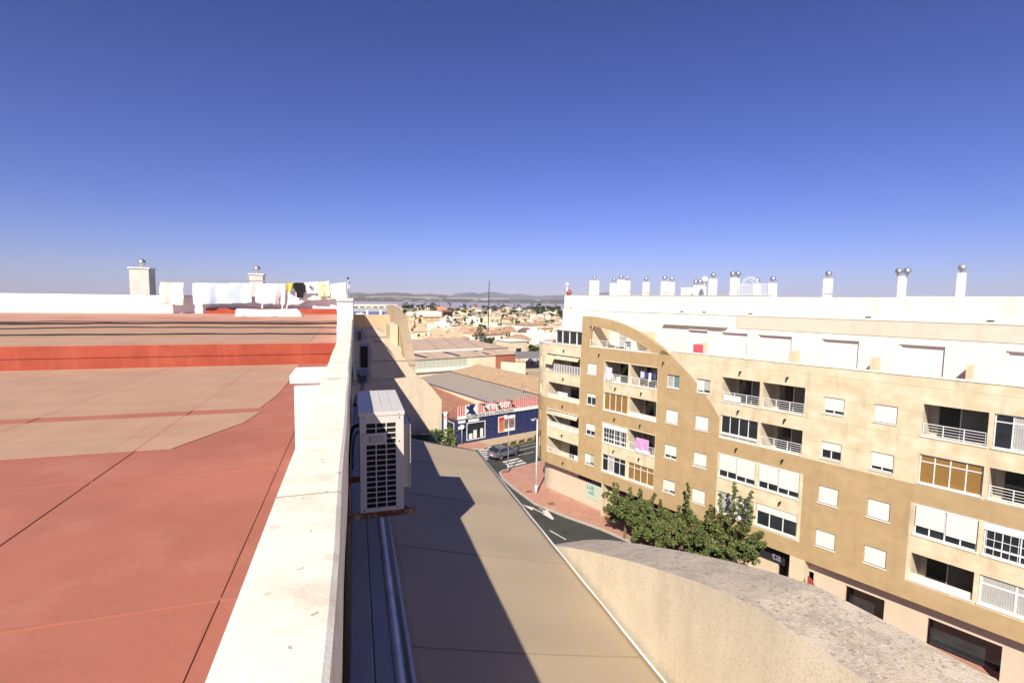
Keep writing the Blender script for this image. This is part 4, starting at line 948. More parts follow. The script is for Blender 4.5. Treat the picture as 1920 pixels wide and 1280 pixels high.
# scooter/bins etc next to the corner
# ------------------------------------------------------------------ cars
def make_car(loc, rz, label, paint, L=4.2, W=1.8, HH=1.5):
    t = empty('parked_car', label, 'car', loc, rz, 'cars on the cross street')
    prof = [(0.0, .35, .78), (.10, .30, .86), (.45, .28, .92), (1.2, .28, 1.0), (1.9, .28, HH-.06), (2.5, .28, HH), (3.3, .28, HH-.04), (3.95, .28, 1.05), (4.15, .3, .9), (L, .38, .6)]
    mb = MB(); vs = []; ring = 10; n = len(prof)
    for (x, zb2, zt2) in prof:
        zs_ = min(zt2, .98)
        nar = .80 if zt2 > 1.1 else .96
        e = 1.0 if .3 < x < L-.3 else .88
        for (yy, zz) in [(-.42*W*e, zb2), (-.5*W*e, zb2+.12), (-.5*W*e, .62), (-.48*W*e, zs_-.04), (-.5*W*nar*e*.93, zt2-.04 if zt2 > 1.1 else zs_), (-.5*W*nar*e*.6, zt2), (.5*W*nar*e*.6, zt2), (.5*W*nar*e*.93, zt2-.04 if zt2 > 1.1 else zs_), (.48*W*e, zs_-.04), (.5*W*e, .62), (.5*W*e, zb2+.12), (.42*W*e, zb2)]:
            vs.append((x-L/2, yy, zz))
    R2 = 12
    fs = [(i*R2+k, i*R2+(k+1) % R2, (i+1)*R2+(k+1) % R2, (i+1)*R2+k) for i in range(n-1) for k in range(R2)]
    fs += [tuple(range(R2-1, -1, -1)), tuple(range((n-1)*R2, n*R2))]
    mb.add(vs, fs); b = mb.build('body', paint, t, True)
    sm = b.modifiers.new('s', 'SUBSURF'); sm.levels = 1; sm.render_levels = 2
    x0 = -L/2
    for s_ in (-1, 1):
        mb = MB(); y = s_*W*.478
        mb.prism([(x0+1.35, y*.97, 1.0), (x0+2.0, y*.86, HH-.12), (x0+2.6, y*.86, HH-.1), (x0+2.6, y*.97, .99)], (0, s_*.03, 0))
        mb.prism([(x0+2.66, y*.97, .99), (x0+2.66, y*.86, HH-.1), (x0+3.3, y*.86, HH-.14), (x0+3.75, y*.96, 1.02)], (0, s_*.03, 0))
        mb.build('side_window', M['glass'], t)
    MB().prism([(x0+3.42, -.66, HH-.12), (x0+3.42, .66, HH-.12), (x0+3.99, .74, 1.06), (x0+3.99, -.74, 1.06)], (.05, 0, .03)).build('rear_window', M['glass'], t)
    MB().prism([(x0+1.28, -.74, 1.02), (x0+1.28, .74, 1.02), (x0+1.95, .64, HH-.08), (x0+1.95, -.64, HH-.08)], (-.04, 0, .03)).build('windscreen', M['glass'], t)
    for wx in (x0+.82, x0+3.4):
        for s_ in (-1, 1):
            w = MB().tube([(wx, s_*(W*.5-.2), .33), (wx, s_*(W*.5+.005), .33)], .33, 20).build('wheel', M['tyre'], t)
            MB().tube([(wx, s_*(W*.5-.02), .33), (wx, s_*(W*.5+.012), .33)], .2, 16).build('rim', M['chrome'], w)
    for s_ in (-1, 1):
        MB().box(x0+L-.16, x0+L-.02, s_*.62-.16, s_*.62+.16, .82, .96).build('tail_light', M['redlamp'], t, bevel=.02)
        MB().box(x0+.0, x0+.14, s_*.6-.16, s_*.6+.16, .62, .74).build('headlight', M['steelpale'], t, bevel=.02)
        MB().box(x0+1.45, x0+1.6, s_*(W*.5)-.02*s_-.07, s_*(W*.5)+.07, .98, 1.1).build('mirror', paint, t, bevel=.02)
    MB().box(x0+L-.05, x0+L+.0, -.26, .26, .60, .71).build('number_plate', M['signwhite'], t)
    MB().box(x0+L-.14, x0+L-.01, -.82, .82, .36, .52).build('bumper', M['dark'], t, bevel=.03)
    return t
cc = (atz(916, 858)+atz(955, 862))/2
make_car((17.6, 58.6, 0), math.radians(180+28), 'grey hatchback driving away past the zebra crossing', M['carpaint'])
make_car((25.6, 63.6, 0), math.radians(180+22), 'dark blue car partly hidden behind the rounded building corner', mat('blue_car', (.05, .07, .14), .3, .03, spec=.6))
vn = atz(1000, 682, 0); 
# ------------------------------------------------------------------ blue builders' merchant shop
B0 = Vector((12.91, 64.72, 0)); B1 = Vector((25.88, 68.99, 0)); dB = (B1-B0); LB = 22.0; rzB = math.atan2(dB.y, dB.x)
shop = empty('shop', 'navy blue builders merchant shop with red corrugated sign band and clay tile roof', 'building', B0, rzB)
sh = [(1.55, 4.35, .55, 2.75)]
gridwall([0, LB]+[h for q_ in sh for h in q_[:2]], [0, 3.5]+[h for q_ in sh for h in q_[2:]], holes_solid(sh), .2, lambda u, d, z: (u, d, z)).build('wall', M['navy'], shop)
side = [(.9, 3.0, .6, 2.8)]
gridwall([.2, 14]+[h for q_ in side for h in q_[:2]], [0, 3.5]+[h for q_ in side for h in q_[2:]], holes_solid(side), .2, lambda u, d, z: (d-.0, u, z)).build('side_wall', M['navy'], shop)
w1 = MB().box(1.5, 4.4, .12, .16, .5, 2.8).build('shop_window', M['glass'], shop)
mb = MB()
for a in ((1.45, 4.45, .45, .55), (1.45, 4.45, 2.75, 2.85), (1.45, 1.55, .55, 2.75), (4.35, 4.45, .55, 2.75)): mb.box(a[0], a[1], -.04, .1, a[2], a[3])
mb.build('frame', M['pvc'], w1)
mb = MB(); mb.box(1.9, 2.4, .04, .1, .6, 1.3); mb.box(2.6, 3.1, .05, .09, .6, 1.7); mb.box(3.7, 4.1, .04, .1, .6, 1.8); mb.build('display', M['pvc'], w1)
w2 = MB().box(.12, .16, .85, 3.05, .55, 2.85).build('shop_window', M['glass'], shop)
mb = MB()
for a in ((.8, 3.1, .5, .6), (.8, 3.1, 2.8, 2.9), (.8, .9, .6, 2.8), (3.0, 3.1, .6, 2.8)): mb.box(-.04, .1, a[0], a[1], a[2], a[3])
mb.build('frame', M['pvc'], w2)
# corrugated sign band, leaning slightly
mb = MB(); n = 122; vs = []
for i in range(n+1):
    x = i*LB/n; y = -.10-.03*(i % 2); vs += [(x, y, 3.95), (x, y-.02, 5.35)]
mb.add(vs, [(2*i, 2*i+2, 2*i+3, 2*i+1) for i in range(n)]); band = mb.build('sign_band', M['redclad'], shop, solid=.03)
MB().box(-.02, LB, -.16, -.05, 3.5, 3.95).build('sign_strip', M['signwhite'], shop)
MB().box(1.1, 3.1, -.175, -.16, 3.97, 5.37).build('logo_panel', M['signwhite'], band)
MB().prism([(1.35, -.2, 5.35), (1.6, -.2, 5.1), (1.9, -.2, 5.37), (2.75, -.2, 5.37), (2.35, -.2, 4.72), (2.9, -.2, 3.97), (2.1, -.2, 3.97), (1.85, -.2, 4.2), (1.2, -.2, 3.97), (1.75, -.2, 4.6), (1.3, -.2, 4.95)], (0, .02, 0)).build('logo', M['signnavy'], band)
Tb = lambda x, y, z: Matrix.Translation((x, y, z))@Matrix.Rotation(PI/2, 4, 'X')
text('preyser', 1.55, M['signwhite'], band, 'sign_letters', Tb(3.9, -.19, 4.35), .02, .03)
text('AUTOSERVICIO DE LA CONSTRUCCION', .43, M['signnavy'], shop, 'strip_letters', Tb(1.3, -.175, 3.60), .005, .012)
for k, x in enumerate((3.4, 5.6, 8.0)):
    mb = MB(); mb.tube([(x, -.15, 5.35), (x+.15, -.55, 5.5), (x+.3, -.75, 5.3)], .035, 6); mb.box(x+.15, x+.5, -.95, -.65, 5.15, 5.28); mb.build('sign_lamp', M['dark'], shop)
pst = MB().box(6.6, 9.5, -.06, -.003, .8, 3.05).build('poster', M['signwhite'], shop)
mb = MB(); mb.box(6.7, 7.55, -.07, -.06, .9, 2.95, 0); mb.build('poster_left_field', mat('poster_orange', (.55, .16, .07), .6, .3, 1.5), pst)
MB().box(6.7, 7.6, -.078, -.071, 2.5, 2.95).build('poster_title_field', mat('poster_red', (.5, .05, .03), .6), pst)
MB().box(7.6, 9.4, -.07, -.06, 1.2, 2.6).build('poster_photo', mat('poster_dark', (.22, .15, .13), .6, .8, 1.2), pst)
for a in ((.15, 1.25, 2.95, 3.3), (.15, .8, 2.15, 2.55), (1.7, 3.4, 2.95, 3.3)): MB().box(a[0], a[1], -.05, -.003, a[2], a[3]).build('notice', M['signwhite'], shop)
# roofs of the shop complex in shop coordinates
def shp(px, py, z): v = atz(px, py, z)-B0; c, s_ = math.cos(-rzB), math.sin(-rzB); return (v.x*c-v.y*s_, v.x*s_+v.y*c, z)
mb = MB(); mb.add([(.0, .1, 3.6), (6.3, .1, 3.7), (6.2, 24, 4.75), (.0, 24, 4.75), (0, .1, 3.3), (6.3, .1, 3.3), (6.2, 24, 3.3), (0, 24, 3.3)], [(0, 1, 2, 3), (0, 3, 7, 4), (1, 5, 6, 2), (4, 7, 6, 5)])
mb.build('tile_roof', M['tile'], shop)
def slab(name, pts, th, mt, parent=None, top=None):
    n = len(pts); vs = list(pts)+[(p[0], p[1], p[2]-th) for p in pts]; mb = MB()
    mb.add(vs, [tuple(range(n))]+[(i, n+i, n+(i+1) % n, (i+1) % n) for i in range(n)]+[tuple(range(2*n-1, n-1, -1))]); return mb.build(name, mt, parent)
g4 = [(6.0, 25.3, 5.2), (14.3, 28.5, 5.35), (14.3, .35, 5.25), (6.4, .35, 5.1)]
slab('flat_roof', g4[::-1], .15, M['fibre'], shop)
MB().prism([(6.2, 24.8, 0), (14.2, 28, 0), (14.2, .5, 0), (6.5, .5, 0)], (0, 0, 4.95)).build('warehouse_wall', M['cream'], shop)
MB().tube([(5.9, 25.3, 5.08), (6.3, .4, 4.98)], .14, 8).build('roof_gutter', M['steel'], shop)
MB().tube([(14.35, 28.4, 5.38), (14.35, .4, 5.28)], .07, 6).build('roof_edge', M['dark'], shop)
mb = MB(); a = Vector(shp(857, 758, 4.0)); 
# red steel frame behind the sign corner
for (p, q_) in (((-1.6, 1.2, 3.5), (0, .1, 5.3)), ((-1.6, 1.2, 3.5), (0, .1, 3.6)), ((-.8, .7, 3.55), (-.8, .7, 4.4)), ((-1.2, .95, 3.5), (-1.2, .95, 3.95)), ((-.4, .4, 3.6), (-.4, .4, 4.85)), ((-1.6, 1.2, 3.7), (-.0, .1, 4.5))): mb.tube([p, q_], .035, 5)
mb.build('sign_frame', mat('rust_red_steel', (.2, .06, .04), .7), shop)
# ochre shed beside
def shed(name, label, pts, mt_roof, mt_wall, th=.15, cat='shed', down=0.0):
    c = sum((Vector(p) for p in pts), Vector())/len(pts); t = empty(name, label, cat, (c.x, c.y, 0))
    q_ = [(p[0]-c.x, p[1]-c.y, p[2]) for p in pts]
    slab('roof', q_, th, mt_roof, t)
    n = len(q_); lo = [(a[0]*.985, a[1]*.985, a[2]-th) for a in q_]; vs = lo+[(a[0], a[1], 0) for a in lo]; mb = MB()
    mb.add(vs, [(i, n+i, n+(i+1) % n, (i+1) % n) for i in range(n)]); mb.build('wall', mt_wall, t); return t
P_ = lambda px, py, z: tuple(atz(px, py, z))
def shw(x, y, z): v = B0+Vector((x*math.cos(rzB)-y*math.sin(rzB), x*math.sin(rzB)+y*math.cos(rzB), z)); return tuple(v)
t = shed('warehouse', 'warehouse with weathered ochre roof behind the grey roof', [shw(14.45, .5, 5.25), shw(22.5, .5, 6.0), shw(22.5, 31, 6.0), shw(14.45, 28.6, 5.35)], M['ocre'], M['cream'], cat='warehouse')
# long pale-clad shed (ridge + wall) and the one behind
a0_, a1_ = Vector(P_(770, 674, 5.2)), Vector(P_(968, 662.6, 5.2)); b0_, b1_ = Vector(P_(768, 661, 6.0)), Vector(P_(950, 654.5, 6.0))
t = empty('warehouse', 'long low warehouse with pale cladding, pink-grey roof and a brick end panel', 'warehouse', (a0_.x, a0_.y, 0), math.atan2((a1_-a0_).y, (a1_-a0_).x))
Ti = (Matrix.Translation(t.location)@Matrix.Rotation(t.rotation_euler.z, 4, 'Z')).inverted()
la0, la1, lb0, lb1 = [Ti@v for v in (a0_, a1_, b0_, b1_)]
slab('roof', [tuple(la0), tuple(la1), tuple(lb1), tuple(lb0)], .15, M['fibrepink'], t)
Lw = la1.x
mb = MB(); mb.box(0, Lw*.51, .3, .5, 0, 5.05); mb.build('clad_wall', M['clad'], t)
mb = MB(); mb.box(Lw*.51, Lw*.79, .3, .5, 0, 5.05); mb.build('cream_wall', M['cream'], t)
mb = MB(); mb.box(Lw*.79, Lw*1.0, .3, .5, 0, 5.05); mb.build('brick_wall', M['brick'], t)
mb = MB()
for k in range(3):
    x = Lw*(.13+.29*k); yb = (lb0.y)*.1; mb.prism([(x, .6, 5.32), (x+.9, .6, 5.32), (x-1.0, lb0.y*.7, 5.9), (x-1.9, lb0.y*.7, 5.9)], (0, 0, .12))
mb.build('skylight', M['glass'], t)
mb = MB(); mb.box(-8, Lw*.35, -3.5, -.2, 0, 2.6); mb.build('lean_to', M['cream'], t); MB().box(-8, Lw*.6, -4.0, .2, 2.6, 2.8).build('lean_to_roof', M['fwhite'], t)
Tw = Matrix.Translation(t.location)@Matrix.Rotation(t.rotation_euler.z, 4, 'Z')
wl = lambda x, y, z: tuple(Tw@Vector((x, y, z)))
yb = max(lb0.y, lb1.y)
t2 = shed('warehouse', 'large warehouse with a broad pinkish tan roof behind the pale-clad one', [wl(-3, yb+.3, 6.1), wl(Lw+3, yb+.3, 6.1), wl(Lw+1, yb+27, 7.0), wl(-3, yb+27, 7.0)], M['fibrepink'], M['cream'], cat='warehouse')
MB().box(-10, 24, yb+.1, yb+.5, 0, 6.3).build('parapet', M['fwhite'], t)
sheet('yard', [tuple(atz(*p)[:2]) for p in ((800, 704), (900, 690), (1040, 700), (1060, 660), (980, 672), (780, 696))], .004, M['pave'])
def lowwall(p, q_, h_, label):
    a = atz(*p); b = atz(*q_); d = b-a; t = MB().box(0, d.length, 0, .3, 0, h_).build('yard_wall', M['cream'], None, False, a); t.rotation_euler = (0, 0, math.atan2(d.y, d.x)); tag(t, label, 'wall')
lowwall((886, 697), (985, 704), 3.2, 'cream yard wall behind the ochre roofed warehouse')
lowwall((800, 706), (880, 692), 2.6, 'pale yard wall at the left behind the grey roof')
cp = empty('carport', 'dark grey carport roof on posts left of the rounded building', 'carport', atz(1000, 690))
MB().prism([(-6, -4, 3.3), (4, -4, 3.3), (4, 7, 3.9), (-6, 7, 3.9)], (0, 0, .2)).build('roof', mat('carport_grey', (.22, .2, .19), .8), cp)
for x in (-5.7, 3.7):
    for y in (-3.7, 6.7): MB().tube([(x, y, 0), (x, y, 3.5)], .12, 6).build('post', M['steel'], cp)
vp = atz(998, 680); vt = empty('parked_van', 'white van parked in the yard behind the carport', 'van', vp, .6)
MB().box(-2.6, 2.6, -1, 1, .4, 2.3).build('body', M['pvc'], vt, bevel=.2); MB().box(1.6, 2.62, -.9, .9, 1.3, 2.0).build('windscreen', M['glass'], vt)
for x in (-1.7, 1.7):
    for y in (-.98, .98): MB().tube([(x, y-.1, .4), (x, y+.1, .4)], .38, 12).build('wheel', M['tyre'], vt)
bh = empty('house', 'two-storey pale house with a small barred window right of the warehouses', 'house', atz(972, 676), rzB)
MB().box(-3.5, 3.5, 0, 8, 0, 6.2).build('wall', M['cream'], bh); MB().box(-3.8, 3.8, -.3, 8.3, 6.2, 6.5).build('roof', M['fwhite'], bh); MB().box(-1, 1, -.06, -.0, 2.2, 4).build('window', M['glass'], bh)
# white handrail ramp left of the shop
hr = empty('stair_railing', 'white painted stair railing descending beside the blue shop', 'railing', (11.9, 62.6, 0), rzB+PI/2+.25)
for yy in (0, .9):
    MB().prism([(0, yy, .0), (5.5, yy, 2.4), (5.5, yy, 3.3), (0, yy, .95)], (0, .12, 0)).build('side_panel', M['white'], hr)
MB().prism([(0, .12, 0), (5.5, .12, 2.3), (5.5, .9, 2.3), (0, .9, 0)], (0, 0, .08)).build('ramp', M['stone'], hr)
pt = empty('gate_post', 'white post at the left side of the blue shop', 'post', B0+Vector((-1.2, 2.2, 0)))
MB().box(-.2, .2, -.2, .2, 0, 4.0).build('shaft', M['white'], pt); MB().box(-.25, .25, -.25, .25, 4.0, 4.12).build('cap', M['white'], pt)

# ================================================================== VEGETATION
def leafcloud(pts, size, n_per, rnd, flat=.6, prop=False):
    mb = MB()
    for (c, r) in pts:
        for _ in range(max(5, int(n_per*min(1.4, (r/.55)**1.6))) if prop else n_per):
            while True:
                v = Vector((rnd.uniform(-1, 1), rnd.uniform(-1, 1), rnd.uniform(-1, 1)))
                if .25 < v.length < 1: break
            p = Vector(c)+Vector((v.x*r, v.y*r, v.z*r*.85))
            a = Vector((rnd.gauss(0, 1), rnd.gauss(0, 1), rnd.gauss(0, .6))).normalized(); b = a.cross(Vector((rnd.gauss(0, 1), rnd.gauss(0, 1), rnd.gauss(0, 1)))).normalized()
            s_ = size*rnd.uniform(.6, 1.3); q_ = [p+a*s_*.6, p+b*s_*.45, p-a*s_*.6, p-b*s_*.45]
            mb.add(q_, [(0, 1, 2, 3)], 0 if rnd.random() > .2 else 1)
    return mb
def street_tree(base, crown, label, seed, twigs):
    crown = (crown[0]*1.25, crown[1]*1.05, crown[2]-.35); rnd = random.Random(seed); t = empty('street_tree', label, 'tree', base, 0, 'pavement trees before the apartment block')
    cz = crown[2]; mb = MB(); mb.tube(smooth3([(0, 0, 0), (.05, .03, cz*.35), (0, .08, cz*.7)]), .13, 8, r2=.08)
    clumps = []
    for i in range(30):
        a = rnd.uniform(0, 2*PI); r = crown[0]*math.sqrt(rnd.uniform(.04, 1)); h_ = cz+rnd.uniform(-.9, .95)*crown[1]*(1-.35*r/crown[0]); c = Vector((r*math.cos(a), r*math.sin(a), h_))
        o2 = Vector((c.x*.35, c.y*.35, cz*.72+.25*(h_-cz*.7)))
        mb.tube(smooth3([(0, .05, cz*.58), o2, c]), .04, 5, r2=.012)
        for k in range(5):
            w_ = .45+.55*k/4; q_ = o2*(1-w_)+c*w_+Vector((rnd.gauss(0, .16), rnd.gauss(0, .16), rnd.gauss(0, .14))); clumps.append((tuple(q_), rnd.uniform(.16, .40)))
        if rnd.random() < .5:
            e_ = c+Vector((rnd.gauss(0, .2), rnd.gauss(0, .2), rnd.uniform(.35, .8))); mb.tube([c, e_], .015, 4, r2=.006)
            for k in range(3): clumps.append((tuple(c.lerp(e_, (k+1)/3)), .15))
    for (dx, dy, top) in twigs:
        base_z = cz+crown[1]*.5; mb.tube([(dx*.7, dy*.7, base_z-.6), (dx, dy, top)], .03, 5, r2=.01)
        k = 0; z = base_z
        while z < top: f_ = max(.12, (top-z)/(top-base_z)); clumps.append(((dx+rnd.uniform(-.22, .22)*(f_+.3), dy+rnd.uniform(-.22, .22)*(f_+.3), z), .12+.16*f_*rnd.random())); z += .22
    mb.build('trunk', M['bark'], t, True)
    leafcloud(clumps, .155, 185, rnd, prop=True).build('crown', [M['leaf1'], M['leaf2']], t)
def fpos(s, off): v = FM4@Vector((s, -off, 0)); return (v.x, v.y, .14)
street_tree(fpos(6.0, 1.7), (1.7, 1.3, 2.6), 'leafy pavement tree at the left before the first-floor corner windows', 3, [(-.9, .5, 4.6), (-.3, .9, 4.3), (.6, .3, 4.2), (1.2, -.2, 4.0)])
street_tree(fpos(9.0, 1.7), (1.8, 1.3, 2.5), 'leafy pavement tree second from the left before the brown wall', 4, [(-.4, .5, 3.8), (.4, .3, 4.1), (-1.0, .6, 4.0)])
street_tree(fpos(12.0, 1.7), (1.9, 1.5, 2.9), 'leafy pavement tree with a tall upright twig before the brown wall', 5, [(.1, .8, 6.1), (-.6, .8, 4.6), (1.0, -.6, 5.0)])
street_tree(fpos(14.6, 1.7), (1.9, 1.8, 3.3), 'tallest pavement tree at the right with long shoots', 6, [(.2, -.2, 7.4), (1.1, -.7, 6.8), (.5, -.5, 6.5), (-.4, .3, 6.4), (.8, -1.0, 6.2)])
# bush on the terrace
rnd = random.Random(5); bs = empty('shrub', 'green bush at the foot of the sunlit terrace wall', 'plant', (2.55, 15.3, hz(4.9)))
leafcloud([((rnd.uniform(-.25, .35), rnd.uniform(-.3, .3), rnd.uniform(.1, .75)), .22) for _ in range(14)], .07, 110, rnd).build('foliage', [M['leaf1'], M['leaf2']], bs)
MB().box(-.4, .4, -.3, .3, -.25, .12).build('planter', M['stone'], bs)
MB().box(-.4, .55, -.35, .35, -2, -.25).build('planter_base', M['stone'], bs)

# ================================================================== TOWN
rnd = random.Random(21)
wallc = [mat('town_white', (.78, .74, .64), .9, .05, .3), mat('town_cream', (.72, .60, .38), .9, .06, .3), mat('town_sand', (.66, .52, .32), .9, .06, .3)]
roofc = [mat('town_tile', (.40, .25, .15), .9, .2, .5), mat('town_tile_pale', (.54, .40, .26), .9, .15, .5), M['fwhite']]
protos = {}
def house(kind, wi, ri, detail):
    key = (kind, wi, ri, detail)
    if key in protos: return copy_tree(protos[key])
    nm = ['white', 'cream', 'sand-coloured'][wi]; rn = ['terracotta', 'pale tiled', 'white flat'][ri]
    kn = {'low': 'small one-storey', 'two': 'two-storey', 'terr': 'terraced row'}[kind]
    lab = f'{nm} {kn} house with {rn} roof in the '+('near part of the housing estate' if detail else 'distant housing by the lake')
    t = empty('house', lab, 'house', (0, 0, 0), 0, lab)
    w, d, h_ = {'low': (9, 8, 3.0), 'two': (9, 9, 5.6), 'terr': (20, 8, 3.6)}[kind]
    mb = MB(); mb.box(-w/2, w/2, -d/2, d/2, -.1, h_)
    if ri == 2: mb.box(-w/2, w/2, -d/2, -d/2+.25, h_, h_+.7); mb.box(-w/2, -w/2+.25, -d/2, d/2, h_, h_+.7); mb.box(-w*.1, w*.3, -d*.1, d*.3, h_, h_+1.6)
    mb.build('wall', wallc[wi], t)
    mb = MB(); e = .5
    if ri == 2: mb.box(-w/2+.3, w/2, -d/2+.3, d/2, h_, h_+.1)
    elif kind == 'terr':
        for k in range(4):
            x0 = -w/2+k*5; mb.prism([(x0, -d/2-e, h_-.1), (x0+2.5, -d/2-e, h_+1.2), (x0+5, -d/2-e, h_-.1)], (0, d+2*e, 0))
    else:
        r = 2.0; q_ = [(-w/2-e, -d/2-e, h_), (w/2+e, -d/2-e, h_), (w/2+e, d/2+e, h_), (-w/2-e, d/2+e, h_), (-w*.15, 0, h_+r), (w*.15, 0, h_+r)]
        mb.add(q_, [(0, 1, 5, 4), (1, 2, 5), (2, 3, 4, 5), (3, 0, 4), (3, 2, 1, 0)])
    rf = mb.build('roof', roofc[ri], t)
    if kind != 'terr': MB().box(w*.22, w*.32, d*.05, d*.15, h_+.3, h_+2.3).build('chimney', wallc[0], rf)
    if detail:
        n = 4 if kind == 'terr' else 2
        for k in range(n):
            x = -w/2+(k+.5)*w/n
            for z in ((1.0, 2.3), (3.8, 5.0)) if kind == 'two' else ((1.0, 2.3),):
                f = MB().box(x-.6, x+.6, -d/2-.04, -d/2-.003, *z).build('window', M['glass'], t)
        MB().box(-w/2, -w/2+3, -d/2-3, -d/2-2.8, 0, 1.8).build('garden_wall', wallc[wi], t)
    protos[key] = t; return t
def place(o, px, Y, dz=0, rz=None, sc=1.0):
    d = ray(px, 570); x = d.x/d.y*Y; o.location = (x, Y, dz); o.rotation_euler = (0, 0, rz if rz is not None else rnd.choice((.3, .3, .3, .3+PI/2))+rnd.gauss(0, .06)); o.scale = (sc, sc, sc)
Y = 205.0; cnt = 0
while Y < 900:
    det = Y < 360
    x0, x1 = (672 if Y > 330 else 700, 1062); step = (13 if Y < 450 else 19)*940/Y
    px = x0+rnd.uniform(0, step)
    while px < x1:
        if rnd.random() < (.86 if Y < 500 else .74):
            k = rnd.choices(('low', 'two', 'terr'), (5, 2, 4))[0]; wi = rnd.choices((0, 1, 2), (7, 4, 1))[0]; ri = rnd.choices((0, 1, 2), (2, 4, 4 if Y < 500 else 7))[0]
            if Y < 260 and k == 'two': k = 'low'
            place(house(k, wi, ri, det), px, Y+rnd.uniform(-4, 4)); cnt += 1
            px += step*(1.55 if k == 'terr' else 1)*rnd.uniform(.9, 1.25)
        else: px += step*rnd.uniform(.6, 1.2)
    Y *= 1.095 if Y < 420 else 1.13
# special buildings seen clearly
def special(px0, px1, pyb, pyt, z0, dep, name, label, wm, roofm, extra=None):
    a = atz(px0, pyb, z0); b = atz(px1, pyb, z0); t = empty(name, label, 'building', (a.x, a.y, 0), math.atan2(b.y-a.y, b.x-a.x)); w = (b-a).length
    hh = aty((px0+px1)/2, pyt, (a.y+b.y)/2).z
    MB().box(0, w, 0, dep, -.1, hh).build('wall', wm, t); MB().box(-.2, w+.2, -.2, dep+.2, hh, hh+.3).build('roof', roofm, t)
    return t, w, hh
t, w, hh = special(784, 828, 597, 584, 2, 14, 'villa', 'long white flat-roofed villa in the middle distance beside a brown house', wallc[0], M['fwhite'])
for k in (.05, .13): MB().box(w*k, w*k+1.6, -.1, 0, 2.2, 5).build('window', M['glass'], t)
MB().box(w*.58, w*.62, -.1, 0, 2.6, 4).build('window', M['glass'], t)
t, w, hh = special(828, 848, 597, 582, 2, 12, 'villa', 'brick-red and orange modern house with a dark veranda beside the long white villa', mat('rust_render', (.30, .11, .07), .9), mat('rust_roof', (.36, .13, .08), .9))
MB().box(w*.15, w, -.8, -.02, 2.5, hh-1.2).build('veranda', M['dark'], t); MB().box(-w*.25, w*.35, 3, 9, hh, hh+3.4).build('upper_storey', mat('salmon', (.58, .30, .18), .9), t)
t, w, hh = special(640, 731, 592, 580, 2, 30, 'industrial_building', 'long low industrial hall with blue lower wall and grey roof behind the terrace', M['bluewall'], mat('grey_hall', (.30, .31, .34), .7, .05, .1))
MB().box(-.1, w+.1, -.4, -.15, hh-2.2, hh+.2).build('roof_edge', mat('grey_edge', (.40, .41, .45), .7), t)
for k in (.5, .78): MB().box(w*k, w*k+2, -1.0, -.5, 0, hh*.9).build('lorry_door', M['pvc'], t)
t, w, hh = special(660, 745, 577.5, 570.5, 4, 20, 'industrial_building', 'pale office block with dark ribbon windows behind the blue hall', wallc[0], M['fwhite'])
for k in range(7): MB().box(w*(.03+.14*k), w*(.03+.14*k)+w*.09, -.3, 0, hh-5, hh-3.4).build('ribbon_window', M['glass'], t)
for (px, pyb, pyt, ww, lab) in ((852, 627, 612, 7, 'white kiosk with two dark openings above the watermark-free roofs'),):
    a = atz(px, pyb+3, 0); t = empty('house', 'small white house with two dark openings between the tan roofs', 'house', a, .3)
    MB().box(-ww/2, ww/2, 0, 6, 0, 4.2).build('wall', wallc[0], t); MB().box(-ww/2-.3, ww/2+.3, -.3, 6.3, 4.2, 4.5).build('roof', M['fwhite'], t)
    for k in (-1, 1): MB().box(k*1.7-1, k*1.7+1, -.06, 0, 1.2, 3.2).build('window', M['glass'], t)
def hiproof(px0, px1, py, z, dep, r, label, mt):
    a = atz(px0, py, z); b = atz(px1, py, z); t = empty('house', label, 'house', (a.x, a.y, 0), math.atan2(b.y-a.y, b.x-a.x)); w = (b-a).length
    MB().box(.5, w-.5, .5, dep-.5, 0, z).build('wall', wallc[1], t)
    MB().add([(0, 0, z), (w, 0, z), (w, dep, z), (0, dep, z), (w*.3, dep/2, z+r), (w*.7, dep/2, z+r)], [(0, 1, 5, 4), (1, 2, 5), (2, 3, 4, 5), (3, 0, 4), (3, 2, 1, 0)]).build('roof', mt, t)
    for k in (.25, .7): MB().box(w*k, w*k+1.2, .42, .49, 1, 2.4).build('window', M['glass'], t)
hiproof(806, 840, 627.5, 3.2, 14, 3.0, 'tan hip-roofed house just left of the white house with two openings', roofc[1])
hiproof(775, 806, 622, 3.4, 16, 3.0, 'tan hip-roofed house at the left edge behind the arched wall', roofc[1])
hiproof(862, 884, 626, 3.4, 12, 2.5, 'ochre hip-roofed house right of the white house with two openings', M['ocre'])
hiproof(884, 912, 627, 3.4, 12, 3.0, 'brown hip-roofed house in the row above the warehouses', roofc[0])
hiproof(918, 940, 622, 3.4, 12, 2.5, 'tan house with a hipped roof beyond the round green trees', roofc[1])
hiproof(946, 972, 622, 3.4, 14, 2.5, 'yellow house with brown hipped roof before the estate', roofc[0])
hiproof(976, 1004, 625, 3.2, 12, 2.5, 'cream house with a dark hipped roof by the rounded building', mat('dark_roof', (.16, .12, .1), .8))
